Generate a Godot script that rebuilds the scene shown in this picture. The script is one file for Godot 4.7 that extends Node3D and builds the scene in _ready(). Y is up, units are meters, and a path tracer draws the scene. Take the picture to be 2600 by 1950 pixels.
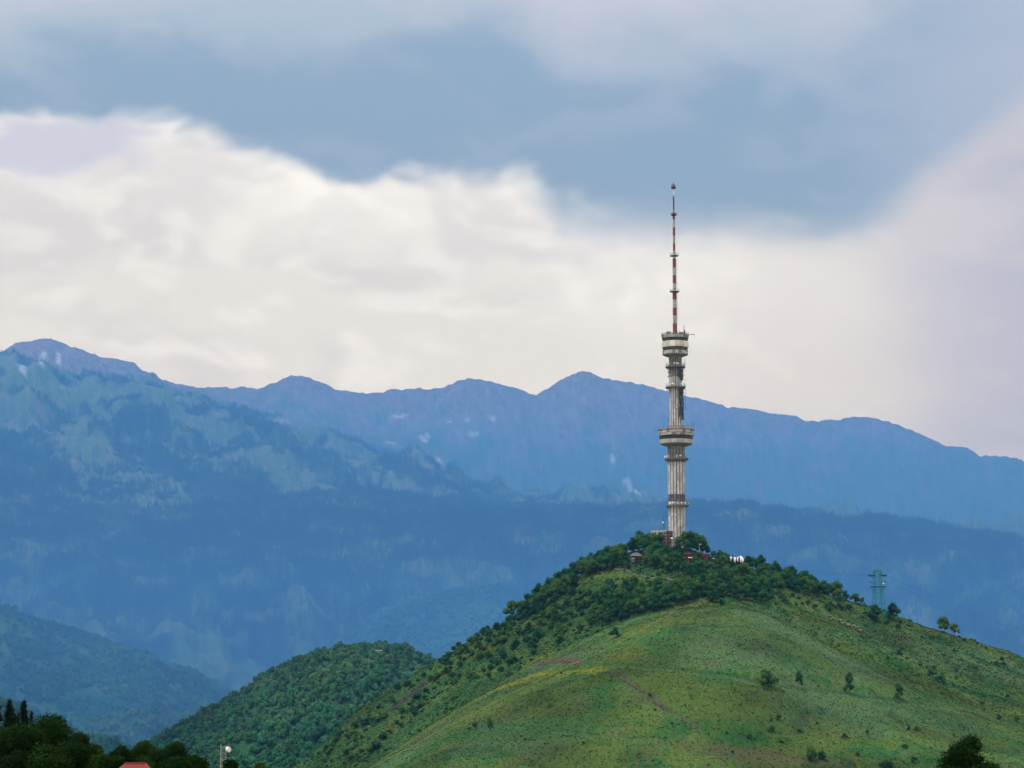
extends Node3D

# ---------------------------------------------------------------- camera model (photo pixels of the 2600 x 1950 picture -> directions)
const F := 5596.0
const PITCH := 0.139626
var R := RandomNumberGenerator.new()

func dirp(x: float, y: float) -> Vector3:
	return (Basis(Vector3.RIGHT, PITCH) * Vector3(x - 1300.0, 975.0 - y, -F)).normalized()

func azp(x: float, y: float) -> float:
	var d := dirp(x, y)
	return atan2(d.x, -d.z)

func tanp(x: float, y: float) -> float:
	var d := dirp(x, y)
	return d.y / sqrt(d.x * d.x + d.z * d.z)

func pt(x: float, y: float, r: float) -> Vector3:
	var d := dirp(x, y)
	return d / sqrt(d.x * d.x + d.z * d.z) * r

# a traced line: [x, y, x, y ...] -> arrays of azimuth and tangent of elevation
func trace(a: Array) -> Array:
	var az := PackedFloat32Array()
	var te := PackedFloat32Array()
	for i in range(0, a.size(), 2):
		az.append(azp(a[i], a[i + 1]))
		te.append(tanp(a[i], a[i + 1]))
	return [az, te]

func look(c: Array, az: float) -> float:
	var xs: PackedFloat32Array = c[0]
	var ys: PackedFloat32Array = c[1]
	var n := xs.size()
	if az <= xs[0]:
		return ys[0] + (az - xs[0]) * (ys[1] - ys[0]) / (xs[1] - xs[0])
	if az >= xs[n - 1]:
		return ys[n - 1] + (az - xs[n - 1]) * (ys[n - 1] - ys[n - 2]) / (xs[n - 1] - xs[n - 2])
	var i := xs.bsearch(az)
	var t := (az - xs[i - 1]) / (xs[i] - xs[i - 1])
	return lerpf(ys[i - 1], ys[i], t)

func noise(seed_: int, freq: float, oct := 4, ridged := false) -> FastNoiseLite:
	var n := FastNoiseLite.new()
	n.seed = seed_
	n.noise_type = FastNoiseLite.TYPE_SIMPLEX
	n.frequency = freq
	n.fractal_type = FastNoiseLite.FRACTAL_RIDGED if ridged else FastNoiseLite.FRACTAL_FBM
	n.fractal_octaves = oct
	return n

func lin(r: float, g: float, b: float) -> Color:      # picture bytes -> linear
	return Color(r / 255.0, g / 255.0, b / 255.0).srgb_to_linear()

func proj(p: Vector3) -> Vector2:
	var c := Basis(Vector3.RIGHT, -PITCH) * p
	return Vector2(1300.0 - F * c.x / c.z, 975.0 + F * c.y / c.z)

func sstep(a: float, b: float, x: float) -> float:
	var t := clampf((x - a) / (b - a), 0.0, 1.0)
	return t * t * (3.0 - 2.0 * t)

# ---------------------------------------------------------------- sky and air
const EXPOSURE := 1.8
const HAZE_THIN := 0.000018      # per metre, everywhere
const HAZE_BANK := 0.000078      # per metre, in the valley air before the mountains
const BANK_TOP := 2200.0
const BANK_NEAR := 3700.0
const BANK_FAR := 20800.0
const HAZE_LOW := 0.0001         # per metre, lying over the valley floor
const LOW_TOP := 450.0
const LOW_NEAR := 2500.0
const LOW_FAR := 9000.0
const AIR := Color(0.082, 0.29, 0.61)
const HAZE_COLOR := Color(0.12, 0.41, 1.0)

var n_big := noise(11, 1.6, 5)
var n_mid := noise(12, 5.0, 5)
var n_fine := noise(13, 16.0, 4)
var cloud_edge: Array
var cloud_top: Array

func sky_at(d: Vector3) -> Color:
	var az := atan2(d.x, -d.z)
	var te := d.y / maxf(0.05, sqrt(d.x * d.x + d.z * d.z))
	var sq := Vector3(d.x, d.y * 2.2, d.z)
	sq += Vector3(n_mid.get_noise_3dv(sq * 1.3 + Vector3(7, 0, 0)), n_mid.get_noise_3dv(sq * 1.3 + Vector3(0, 9, 0)), n_mid.get_noise_3dv(sq * 1.3 + Vector3(0, 0, 5))) * 0.05
	var b := n_big.get_noise_3dv(sq)
	var m := n_mid.get_noise_3dv(sq)
	var f := n_fine.get_noise_3dv(sq)
	# the rain cloud: a dark mass whose lower edge was traced; away from there it goes on with the noise
	var near := 1.0 - sstep(0.24, 0.42, absf(az))
	var edge := lerpf(0.17 + 0.08 * b, look(cloud_edge, clampf(az, -0.24, 0.24)), near)
	var right := sstep(-0.03, 0.05, az) * near
	var w := lerpf(0.0052, 0.0125, right) + 0.01 * (1.0 - near)
	var e := te - edge + (m * 0.014 + f * 0.0075) * lerpf(1.0, 0.7, right)
	var dark := sstep(-w, w * 1.4, e)
	var depth := lerpf(0.13, look(cloud_top, clampf(az, -0.24, 0.24)), near)
	var fade := sstep(depth * 0.5, depth * 1.05, e + m * 0.016 + b * 0.01)
	# below the cloud: bright cream on one side of the gap, lavender grey far to the other
	var side := az * near
	var lit := lin(250, 246, 240).lerp(lin(225, 223, 220), sstep(0.0, 0.06, -e + 0.03 * m + 0.01 * f))
	lit = lit.lerp(lin(216, 213, 213), sstep(0.03, 0.13, side + 0.05 * b) * 0.75)
	lit = lit.lerp(lin(186, 189, 206), sstep(0.12, 0.235, side + 0.03 * b + 0.02 * m))
	lit = lit.lerp(lin(210, 208, 212), clampf(0.25 + 3.0 * m + 0.9 * b + 0.8 * f, 0.0, 1.0) * 0.6)
	lit = lit.lerp(lin(248, 245, 239), clampf(f * 2.4 + m - 0.15, 0.0, 1.0) * 0.5 * (1.0 - sstep(0.06, 0.16, side)))
	# a lavender cloudlet under the edge
	var q := Vector2(az + 0.199, te - 0.246)
	lit = lit.lerp(lin(203, 204, 220), (1.0 - sstep(0.3, 1.05, (q * Vector2(25.0, 58.0)).length() + m * 1.2 + f * 0.7)) * 0.95)
	var grey := lin(142, 169, 195).lerp(lin(170, 186, 208), clampf(0.3 + 2.4 * m + f * 0.9, 0.0, 1.0) * 0.3)
	grey = grey.lerp(lin(184, 191, 212), sstep(0.12, 0.26, az) * near * 0.6)
	grey = grey.lerp(lin(196, 200, 215).lerp(lin(172, 188, 206), clampf(0.5 + 2.2 * b + 1.4 * m, 0.0, 1.0)), fade * 0.9)
	var seen := lit.lerp(grey, dark)
	# overhead, out of view, the layer is made paler to raise the light; an overcast sky grows brighter towards the zenith as (1 + 2 sin h) / 3
	seen = seen.lerp(lin(238, 242, 248), sstep(0.32, 0.7, d.y) * 0.85)
	var up := maxf(1.0, (1.0 + 2.0 * d.y) / 1.5)
	# that is how it looks through the haze over the valley: the cloud itself is what the haze leaves out
	var se := maxf(d.y, 0.02)
	var ce := maxf(sqrt(1.0 - d.y * d.y), 0.01)
	var path := HAZE_THIN * minf(3300.0 / se, 24000.0) + HAZE_BANK * maxf(0.0, minf(BANK_TOP / se, BANK_FAR / ce) - BANK_NEAR / ce) + HAZE_LOW * maxf(0.0, minf(LOW_TOP / se, LOW_FAR / ce) - LOW_NEAR / ce)
	var t := exp(-path)
	var raw := Color(seen.r - AIR.r * (1.0 - t), seen.g - AIR.g * (1.0 - t), seen.b - AIR.b * (1.0 - t)) * (up / t / EXPOSURE)
	return Color(maxf(raw.r, 0.05), maxf(raw.g, 0.05), maxf(raw.b, 0.05))

func make_sky() -> PanoramaSkyMaterial:
	cloud_edge = trace([-700, 300, 0, 318, 120, 292, 250, 322, 420, 330, 520, 338, 600, 378, 700, 398, 780, 432, 830, 466, 960, 456, 1120, 448, 1280, 446, 1340, 470, 1430, 552, 1560, 580, 1700, 590, 1900, 606, 2080, 622, 2180, 612, 2250, 560, 2340, 470, 2440, 385, 2600, 260, 3300, 100])
	cloud_top = [PackedFloat32Array([-0.24, -0.15, -0.05, 0.03, 0.1, 0.16, 0.24]), PackedFloat32Array([0.05, 0.062, 0.088, 0.1, 0.12, 0.13, 0.1])]
	var W := 4096
	var H := 2048
	var base := Image.create_empty(512, 256, false, Image.FORMAT_RGBF)
	for j in 256:
		for i in 512:
			base.set_pixel(i, j, sky_at(pano(i + 0.5, j + 0.5, 512, 256)))
	base.resize(W, H, Image.INTERPOLATE_CUBIC)
	for j in range(700, 1030):
		for i in range(-270, 270):
			base.set_pixel(posmod(i, W), j, sky_at(pano(i + 0.5, j + 0.5, W, H)))
	var m := PanoramaSkyMaterial.new()
	m.panorama = ImageTexture.create_from_image(base)
	return m

func pano(i: float, j: float, w: int, h: int) -> Vector3:
	var az := wrapf(i / w * TAU, -PI, PI)
	var el := (0.5 - j / h) * PI
	el = maxf(el, 0.0)
	return Vector3(sin(az) * cos(el), sin(el), -cos(az) * cos(el))

# ---------------------------------------------------------------- terrain on a fan of azimuths and distances
func spline(rs: Array, hs: Array, r: float) -> float:
	var n := rs.size()
	if r <= rs[0]:
		return hs[0]
	if r >= rs[n - 1]:
		return hs[n - 1]
	var i := 0
	while rs[i + 1] < r:
		i += 1
	var dx: float = rs[i + 1] - rs[i]
	var t: float = (r - rs[i]) / dx
	var d: float = (hs[i + 1] - hs[i]) / dx
	var d0: float = d if i == 0 else (hs[i] - hs[i - 1]) / (rs[i] - rs[i - 1])
	var d1: float = d if i == n - 2 else (hs[i + 2] - hs[i + 1]) / (rs[i + 2] - rs[i + 1])
	var m0: float = (0.0 if d0 * d <= 0.0 else 2.0 * d0 * d / (d0 + d)) * dx
	var m1: float = (0.0 if d1 * d <= 0.0 else 2.0 * d1 * d / (d1 + d)) * dx
	var t2 := t * t
	var t3 := t2 * t
	return (2.0 * t3 - 3.0 * t2 + 1.0) * hs[i] + (t3 - 2.0 * t2 + t) * m0 + (-2.0 * t3 + 3.0 * t2) * hs[i + 1] + (t3 - t2) * m1

# profile(az) -> [distances, heights]; extra(az, r, h) -> height added
func fan(az0: float, az1: float, na: int, r0: float, r1: float, nr: int, profile: Callable, extra: Callable) -> Dictionary:
	var hs := PackedFloat32Array()
	hs.resize(na * nr)
	for i in na:
		var az := lerpf(az0, az1, float(i) / (na - 1))
		var p: Array = profile.call(az)
		for j in nr:
			var r := lerpf(r0, r1, float(j) / (nr - 1))
			var h := spline(p[0], p[1], r)
			hs[i * nr + j] = h + extra.call(az, r, h)
	return {"az0": az0, "az1": az1, "na": na, "r0": r0, "r1": r1, "nr": nr, "h": hs}

func fan_h(T: Dictionary, az: float, r: float) -> float:
	var fi := clampf((az - T.az0) / (T.az1 - T.az0) * (T.na - 1), 0.0, T.na - 1.001)
	var fj := clampf((r - T.r0) / (T.r1 - T.r0) * (T.nr - 1), 0.0, T.nr - 1.001)
	var i := int(fi)
	var j := int(fj)
	var h: PackedFloat32Array = T.h
	var k: int = i * int(T.nr) + j
	var a := lerpf(h[k], h[k + 1], fj - j)
	var b := lerpf(h[k + int(T.nr)], h[k + int(T.nr) + 1], fj - j)
	return lerpf(a, b, fi - i)

func fan_p(T: Dictionary, az: float, r: float) -> Vector3:
	return Vector3(sin(az) * r, fan_h(T, az, r), -cos(az) * r)

# where the line of sight through a photo pixel meets the terrain
func hit(T: Dictionary, x: float, y: float, rmin := 0.0) -> Vector3:
	var az := azp(x, y)
	var te := tanp(x, y)
	var r: float = maxf(T.r0, rmin)
	var step: float = maxf(4.0, (T.r1 - T.r0) / T.nr * 0.7)
	var best := r
	var most := -9.0
	while r < T.r1:
		var h := fan_h(T, az, r)
		if h >= r * te:
			return fan_p(T, az, r - step * 0.5)
		if h / r > most:
			most = h / r
			best = r
		r += step
	return fan_p(T, az, best)      # just over the crest: on the crest

func fan_color(T: Dictionary, color: Callable) -> void:
	var na: int = T.na
	var nr: int = T.nr
	var cs := PackedColorArray()
	cs.resize(na * nr)
	for i in na:
		var az := lerpf(T.az0, T.az1, float(i) / (na - 1))
		var s := sin(az)
		var c := cos(az)
		for j in nr:
			var r := lerpf(T.r0, T.r1, float(j) / (nr - 1))
			cs[i * nr + j] = color.call(Vector3(s * r, T.h[i * nr + j], -c * r), az, r)
	T.c = cs

func fan_col(T: Dictionary, az: float, r: float) -> Color:
	var i := clampi(roundi((az - T.az0) / (T.az1 - T.az0) * (T.na - 1)), 0, T.na - 1)
	var j := clampi(roundi((r - T.r0) / (T.r1 - T.r0) * (T.nr - 1)), 0, T.nr - 1)
	return T.c[i * int(T.nr) + j]

# a track, scar or drift of flowers on the ground along a traced line; sink lowers the ground there
func weights(T: Dictionary, line: Array, width: float, share: float, rough: float) -> Dictionary:
	var pts := on_line(T, line, maxf(1.6, width * 0.3))
	var da: float = (T.az1 - T.az0) / (T.na - 1)
	var dr: float = (T.r1 - T.r0) / (T.nr - 1)
	var fr := 2.0 if width < 30.0 else 0.12
	var seen := {}
	for p: Vector3 in pts:
		var r := Vector2(p.x, p.z).length()
		var az := atan2(p.x, -p.z)
		var ni := int(width / (da * r)) + 1
		var nj := int(width / dr) + 1
		var ci := roundi((az - T.az0) / da)
		var cj := roundi((r - T.r0) / dr)
		for i in range(ci - ni, ci + ni + 1):
			for j in range(cj - nj, cj + nj + 1):
				if i < 0 or j < 0 or i >= T.na or j >= T.nr:
					continue
				var a: float = T.az0 + da * i
				var q: float = T.r0 + dr * j
				var d := Vector2(sin(a) * q - p.x, -cos(a) * q - p.z).length() / width
				d += rough * n_grass2.get_noise_2d(sin(a) * q * fr, cos(a) * q * fr)
				var k := i * int(T.nr) + j
				var f := (1.0 - sstep(0.55, 1.0, d)) * share
				if f > seen.get(k, 0.0):
					seen[k] = f
	return seen

func stroke(T: Dictionary, line: Array, width: float, col: Color, share: float, sink := 0.0, rough := 0.5) -> void:
	var hs: PackedFloat32Array = T.h
	var cs: PackedColorArray = T.c
	var w := weights(T, line, width, share, rough)
	for k in w:
		cs[k] = cs[k].lerp(col, w[k])
		hs[k] -= sink * w[k]
	T.c = cs
	T.h = hs

# points on the terrain along a traced line, about step metres apart
func on_line(T: Dictionary, line: Array, step: float) -> Array:
	var keys := []
	for i in range(0, line.size(), 2):
		keys.append(hit(T, line[i], line[i + 1]))
	var out := []
	for i in keys.size() - 1:
		var n := maxi(1, int((keys[i + 1] - keys[i]).length() / step))
		for t in n:
			var p: Vector3 = keys[i].lerp(keys[i + 1], float(t) / n)
			var r := Vector2(p.x, p.z).length()
			out.append(fan_p(T, atan2(p.x, -p.z), r))
	out.append(keys[-1])
	return out

func fan_mesh(T: Dictionary) -> ArrayMesh:
	var na: int = T.na
	var nr: int = T.nr
	var hs: PackedFloat32Array = T.h
	var vs := PackedVector3Array()
	var ns := PackedVector3Array()
	var cs: PackedColorArray = T.c
	vs.resize(na * nr)
	ns.resize(na * nr)
	for i in na:
		var az := lerpf(T.az0, T.az1, float(i) / (na - 1))
		var s := sin(az)
		var c := cos(az)
		for j in nr:
			var r := lerpf(T.r0, T.r1, float(j) / (nr - 1))
			vs[i * nr + j] = Vector3(s * r, hs[i * nr + j], -c * r)
	for i in na:
		for j in nr:
			var u := vs[mini(i + 1, na - 1) * nr + j] - vs[maxi(i - 1, 0) * nr + j]
			var v := vs[i * nr + mini(j + 1, nr - 1)] - vs[i * nr + maxi(j - 1, 0)]
			var n := u.cross(v).normalized()
			if n.y < 0.0:
				n = -n
			ns[i * nr + j] = n
	var ix := PackedInt32Array()
	ix.resize((na - 1) * (nr - 1) * 6)
	var k := 0
	for i in na - 1:
		for j in nr - 1:
			var a := i * nr + j
			for o in [a, a + 1, a + nr, a + 1, a + nr + 1, a + nr]:
				ix[k] = o
				k += 1
	var arr := []
	arr.resize(Mesh.ARRAY_MAX)
	arr[Mesh.ARRAY_VERTEX] = vs
	arr[Mesh.ARRAY_NORMAL] = ns
	arr[Mesh.ARRAY_COLOR] = cs
	arr[Mesh.ARRAY_INDEX] = ix
	var m := ArrayMesh.new()
	m.add_surface_from_arrays(Mesh.PRIMITIVE_TRIANGLES, arr)
	return m

# ---------------------------------------------------------------- naming
var used := {}
func numbered(called: String) -> String:
	var n: int = used.get(called, 0)
	used[called] = n + 1
	return called if n == 0 else "%s_%03d" % [called, n]

func obj(called: String, mesh: Mesh, mat: Material, parent: Node = null) -> MeshInstance3D:
	var o := MeshInstance3D.new()
	o.mesh = mesh
	o.material_override = mat
	if parent == null or parent == self:
		o.name = numbered(called)
		add_child(o)
	else:
		o.name = called
		parent.add_child(o, true)
	return o

func tag(o: Node, label := "", category := "", group := "", kind := "") -> Node:
	if label: o.set_meta("label", label)
	if category: o.set_meta("category", category)
	if group: o.set_meta("group", group)
	if kind: o.set_meta("kind", kind)
	return o

func thing(called: String, label: String, category: String, at := Vector3.ZERO, group := "") -> Node3D:
	var o := Node3D.new()
	o.name = numbered(called)
	add_child(o)
	o.position = at
	tag(o, label, category, group)
	return o

func mat(c: Color, rough := 0.9, vcol := false) -> StandardMaterial3D:
	var m := StandardMaterial3D.new()
	m.albedo_color = c.linear_to_srgb() if not vcol else Color.WHITE
	m.roughness = rough
	m.metallic_specular = 0.25
	m.vertex_color_use_as_albedo = vcol
	return m

# ---------------------------------------------------------------- the land
var HILL: Dictionary
var WOOD: Dictionary
var RANGE: Dictionary
var MIDL: Dictionary
var LOW: Dictionary
var MOUND: Dictionary
var n_hill := noise(21, 0.004, 4)
var n_hillf := noise(22, 0.035, 4)
var n_gul := noise(23, 0.011, 3, true)
var n_mtn := noise(31, 0.0011, 5)
var n_mtr := noise(32, 1.0, 2, true)
var n_cov := noise(33, 0.0022, 5)
var n_covf := noise(34, 0.02, 3)
var n_grass := noise(35, 0.012, 4)
var n_grass2 := noise(36, 0.09, 3)
var n_grain := noise(37, 0.45, 2)

func hill_profile() -> Callable:
	var rb := [PackedFloat32Array(), PackedFloat32Array()]
	var crest := [760, 2060, 1750, 930, 1950, 1780, 1000, 1900, 1800, 1100, 1835, 1820, 1200, 1770, 1840, 1330, 1692, 1860, 1450, 1634, 1880, 1600, 1575, 1900, 1700, 1550, 1910, 1780, 1541, 1915, 1870, 1538, 1910, 1950, 1562, 1880, 2050, 1612, 1850, 2150, 1664, 1830, 2300, 1740, 1800, 2450, 1806, 1780, 2600, 1858, 1770, 2900, 1965, 1750]
	var cb := [PackedFloat32Array(), PackedFloat32Array()]
	for i in range(0, crest.size(), 3):
		var a := azp(crest[i], crest[i + 1])
		cb[0].append(a)
		cb[1].append(tanp(crest[i], crest[i + 1]))
		rb[0].append(a)
		rb[1].append(crest[i + 2])
	var ca := trace([700, 1992, 760, 1947, 830, 1888, 900, 1813, 1000, 1745, 1100, 1681, 1190, 1625, 1250, 1600, 1330, 1558, 1400, 1512, 1460, 1472, 1520, 1438, 1600, 1404, 1680, 1388, 1740, 1388, 1800, 1410, 1860, 1427, 1950, 1457, 2050, 1492, 2150, 1527, 2250, 1555, 2350, 1590, 2450, 1617, 2530, 1645, 2600, 1674, 2800, 1760])
	var dip := [PackedFloat32Array([-0.1, 0.0, 0.05, 0.08, 0.11, 0.2]), PackedFloat32Array([26.0, 26.0, 22.0, 12.0, 5.0, 4.0])]
	return func(az: float) -> Array:
		var r2 := look(rb, az)
		var h2 := maxf(-112.0, look(cb, az) * r2)
		var hA := maxf(-112.0, look(ca, az) * 2300.0)
		var d := look(dip, az)
		var low := minf(h2, maxf(-113.0, -62.0 - 60.0 * sstep(-0.02, -0.12, az)))
		var mid := lerpf(h2 - d, hA, 0.52)
		return [[1000.0, 1250.0, 1520.0, 1700.0, r2, r2 + 95.0, 2140.0, 2300.0, 2380.0, 2560.0, 3000.0], [-116.0, -114.0, low, lerpf(low, h2, 0.62), h2, h2 - d, mid, hA, hA - 7.0, minf(hA - 60.0, lerpf(hA, -114.0, 0.5)), -117.0]]

func land() -> void:
	HILL = fan(-0.27, 0.30, 600, 1150.0, 2720.0, 470, hill_profile(), func(az: float, r: float, h: float) -> float:
		var x := sin(az) * r
		var z := cos(az) * r
		var back := sstep(1930.0, 2050.0, r)
		return n_hill.get_noise_2d(x, z) * lerpf(2.2, 5.0, back) * sstep(1000.0, 1500.0, r) + n_hillf.get_noise_2d(x, z) * lerpf(0.5, 1.1, back) - maxf(0.0, n_gul.get_noise_2d(x, z)) * lerpf(0.8, 2.5, back))
	var cw := trace([200, 2010, 330, 1935, 420, 1876, 480, 1842, 560, 1798, 640, 1753, 700, 1714, 760, 1690, 830, 1665, 900, 1652, 960, 1653, 1020, 1660, 1080, 1680, 1150, 1710, 1300, 1790, 1500, 1900])
	WOOD = fan(-0.32, 0.08, 160, 2300.0, 3400.0, 120, func(az: float) -> Array:
		var h := maxf(-118.0, look(cw, az) * 3000.0)
		return [[2300.0, 2620.0, 3000.0, 3100.0, 3400.0], [-119.0, minf(h, -119.0 + (h + 119.0) * 0.42), h, h - 12.0, -119.0]], func(az: float, r: float, h: float) -> float:
		return (n_hill.get_noise_2d(sin(az) * r + 900.0, cos(az) * r) * 20.0 - maxf(0.0, n_gul.get_noise_2d(sin(az) * r * 0.6, cos(az) * r * 0.6)) * 20.0) * sstep(2300.0, 2500.0, r) * (1.0 - sstep(2850.0, 3000.0, r)))
	var ck := trace([-700, 1690, -300, 1735, 0, 1786, 40, 1797, 80, 1822, 150, 1857, 225, 1880, 262, 1876, 295, 1893, 340, 1912, 420, 1948, 600, 2010])
	LOW = fan(-0.36, -0.09, 110, 3300.0, 4500.0, 60, func(az: float) -> Array:
		var h := maxf(-118.0, look(ck, az) * 3900.0)
		return [[3300.0, 3900.0, 4000.0, 4500.0], [-119.0, h, h - 10.0, -119.0]], func(az: float, r: float, h: float) -> float:
		return n_hill.get_noise_2d(sin(az) * r + 300.0, cos(az) * r) * 8.0 * sstep(3300.0, 3500.0, r) * (1.0 - sstep(3700.0, 3900.0, r)))
	var cl := trace([-700, 1400, -300, 1490, 0, 1548, 60, 1574, 150, 1596, 250, 1624, 350, 1664, 450, 1704, 560, 1746, 640, 1795, 760, 1885, 900, 1980])
	MIDL = fan(-0.36, -0.04, 170, 4800.0, 8200.0, 150, func(az: float) -> Array:
		var h := maxf(-120.0, look(cl, az) * 7200.0)
		return [[4800.0, 5400.0, 7200.0, 7500.0, 8200.0], [-120.0, -110.0, h, h - 60.0, minf(h, -60.0)]], func(az: float, r: float, h: float) -> float:
		return (n_hill.get_noise_2d(sin(az) * r * 0.45, cos(az) * r * 0.3) * 75.0 - maxf(0.0, n_gul.get_noise_2d(sin(az) * r * 0.25, cos(az) * r * 0.12)) * 45.0) * sstep(4800.0, 5600.0, r) * (1.0 - sstep(6700.0, 7200.0, r)))
	var cm := trace([700, 1760, 800, 1700, 880, 1630, 950, 1566, 1050, 1524, 1150, 1504, 1200, 1494, 1270, 1490, 1330, 1512, 1420, 1560, 1600, 1640, 1800, 1760])
	MOUND = fan(-0.14, 0.12, 130, 7600.0, 10200.0, 110, func(az: float) -> Array:
		var h := maxf(-120.0, look(cm, az) * 9400.0)
		return [[7600.0, 8400.0, 9400.0, 9600.0, 10200.0], [-121.0, lerpf(-120.0, h, 0.4), h, h - 30.0, minf(h - 60.0, 40.0)]], func(az: float, r: float, h: float) -> float:
		return (n_hill.get_noise_2d(sin(az) * r * 0.5 + 4000.0, cos(az) * r * 0.4) * 60.0 - maxf(0.0, n_gul.get_noise_2d(sin(az) * r * 0.3, cos(az) * r * 0.2)) * 40.0) * sstep(7700.0, 8400.0, r) * (1.0 - sstep(9000.0, 9400.0, r)))
	var c1 := trace([-700, 1190, -200, 1225, 0, 1255, 200, 1280, 260, 1294, 450, 1288, 700, 1291, 900, 1288, 1150, 1302, 1400, 1300, 1600, 1290, 1750, 1284, 1900, 1289, 2100, 1311, 2300, 1332, 2600, 1374, 3300, 1440])
	var c2 := trace([-700, 960, -200, 930, 0, 928, 150, 945, 330, 968, 450, 1000, 560, 1022, 620, 1045, 720, 1090, 850, 1130, 1000, 1190, 1200, 1255, 1400, 1296, 1700, 1300, 2600, 1380, 3300, 1440])
	var c3 := trace([-700, 1000, -350, 960, -150, 930, 0, 905, 40, 882, 75, 878, 100, 872, 128, 868, 150, 878, 190, 893, 225, 903, 250, 916, 300, 922, 340, 931, 362, 950, 378, 953, 390, 955, 400, 968, 430, 980, 470, 988, 510, 995, 560, 992, 600, 995, 615, 990, 655, 997, 680, 985, 700, 980, 735, 962, 765, 958, 800, 973, 830, 985, 860, 998, 900, 1003, 932, 1006, 950, 1002, 1000, 994, 1060, 993, 1100, 994, 1130, 988, 1165, 972, 1195, 968, 1240, 973, 1290, 987, 1330, 998, 1362, 1008, 1400, 985, 1440, 962, 1478, 948, 1500, 952, 1530, 966, 1560, 970, 1620, 978, 1690, 998, 1740, 1011, 1790, 1019, 1840, 1036, 1900, 1043, 1960, 1053, 2010, 1057, 2050, 1073, 2080, 1074, 2100, 1070, 2130, 1073, 2160, 1064, 2205, 1064, 2260, 1077, 2320, 1099, 2400, 1135, 2455, 1143, 2490, 1163, 2525, 1162, 2560, 1164, 2600, 1173, 2800, 1200, 3300, 1290])
	RANGE = fan(-0.32, 0.32, 600, 7000.0, 21500.0, 300, func(az: float) -> Array:
		var h1 := (look(c1, az) + 0.0014 * n_big.get_noise_1d(az * 22.0) + 0.0007 * n_big.get_noise_1d(az * 70.0 + 50.0)) * 11500.0
		var h2 := look(c2, az) * 15800.0
		var h3 := look(c3, az) * 20000.0
		h2 = maxf(h2, h1 * 1.12)
		return [[7000.0, 8200.0, 11500.0, 12300.0, 15800.0, 16500.0, 20000.0, 20250.0, 21500.0], [-122.0, 40.0, h1, lerpf(lerpf(h1, h2, 0.19), h1 * 1.045, sstep(0.0, 0.09, az)), h2, maxf(h1, h2 - 130.0 - 130.0 * sstep(0.0, 0.12, az)), h3, h3 - 90.0, h3 - 700.0]], func(az: float, r: float, h: float) -> float:
		var near3 := 1.0 - sstep(600.0, 3600.0, absf(r - 20000.0))
		var near1 := 1.0 - sstep(0.0, 2200.0 if r < 11500.0 else 2600.0, absf(r - 11500.0))
		var near2 := 1.0 - sstep(0.0, 1100.0, absf(r - 15800.0))
		var k := sstep(7000.0, 9000.0, r) * lerpf(0.75, 1.0, sstep(11500.0, 13500.0, r)) * (1.0 - 0.97 * near3) * (1.0 - 0.97 * near1) * (1.0 - 0.9 * near2)
		var g := n_mtr.get_noise_2d(az * 15.0 + r * 0.00016 + 7.0, r * 0.00022)
		return (n_mtn.get_noise_2d(sin(az) * r, cos(az) * r * 0.6) * 145.0 + g * 75.0) * k + n_mtr.get_noise_2d(az * 62.0 + r * 0.0002, r * 0.0005) * 20.0 * k + n_covf.get_noise_2d(sin(az) * r * 0.35, cos(az) * r * 0.2) * 22.0)

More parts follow.
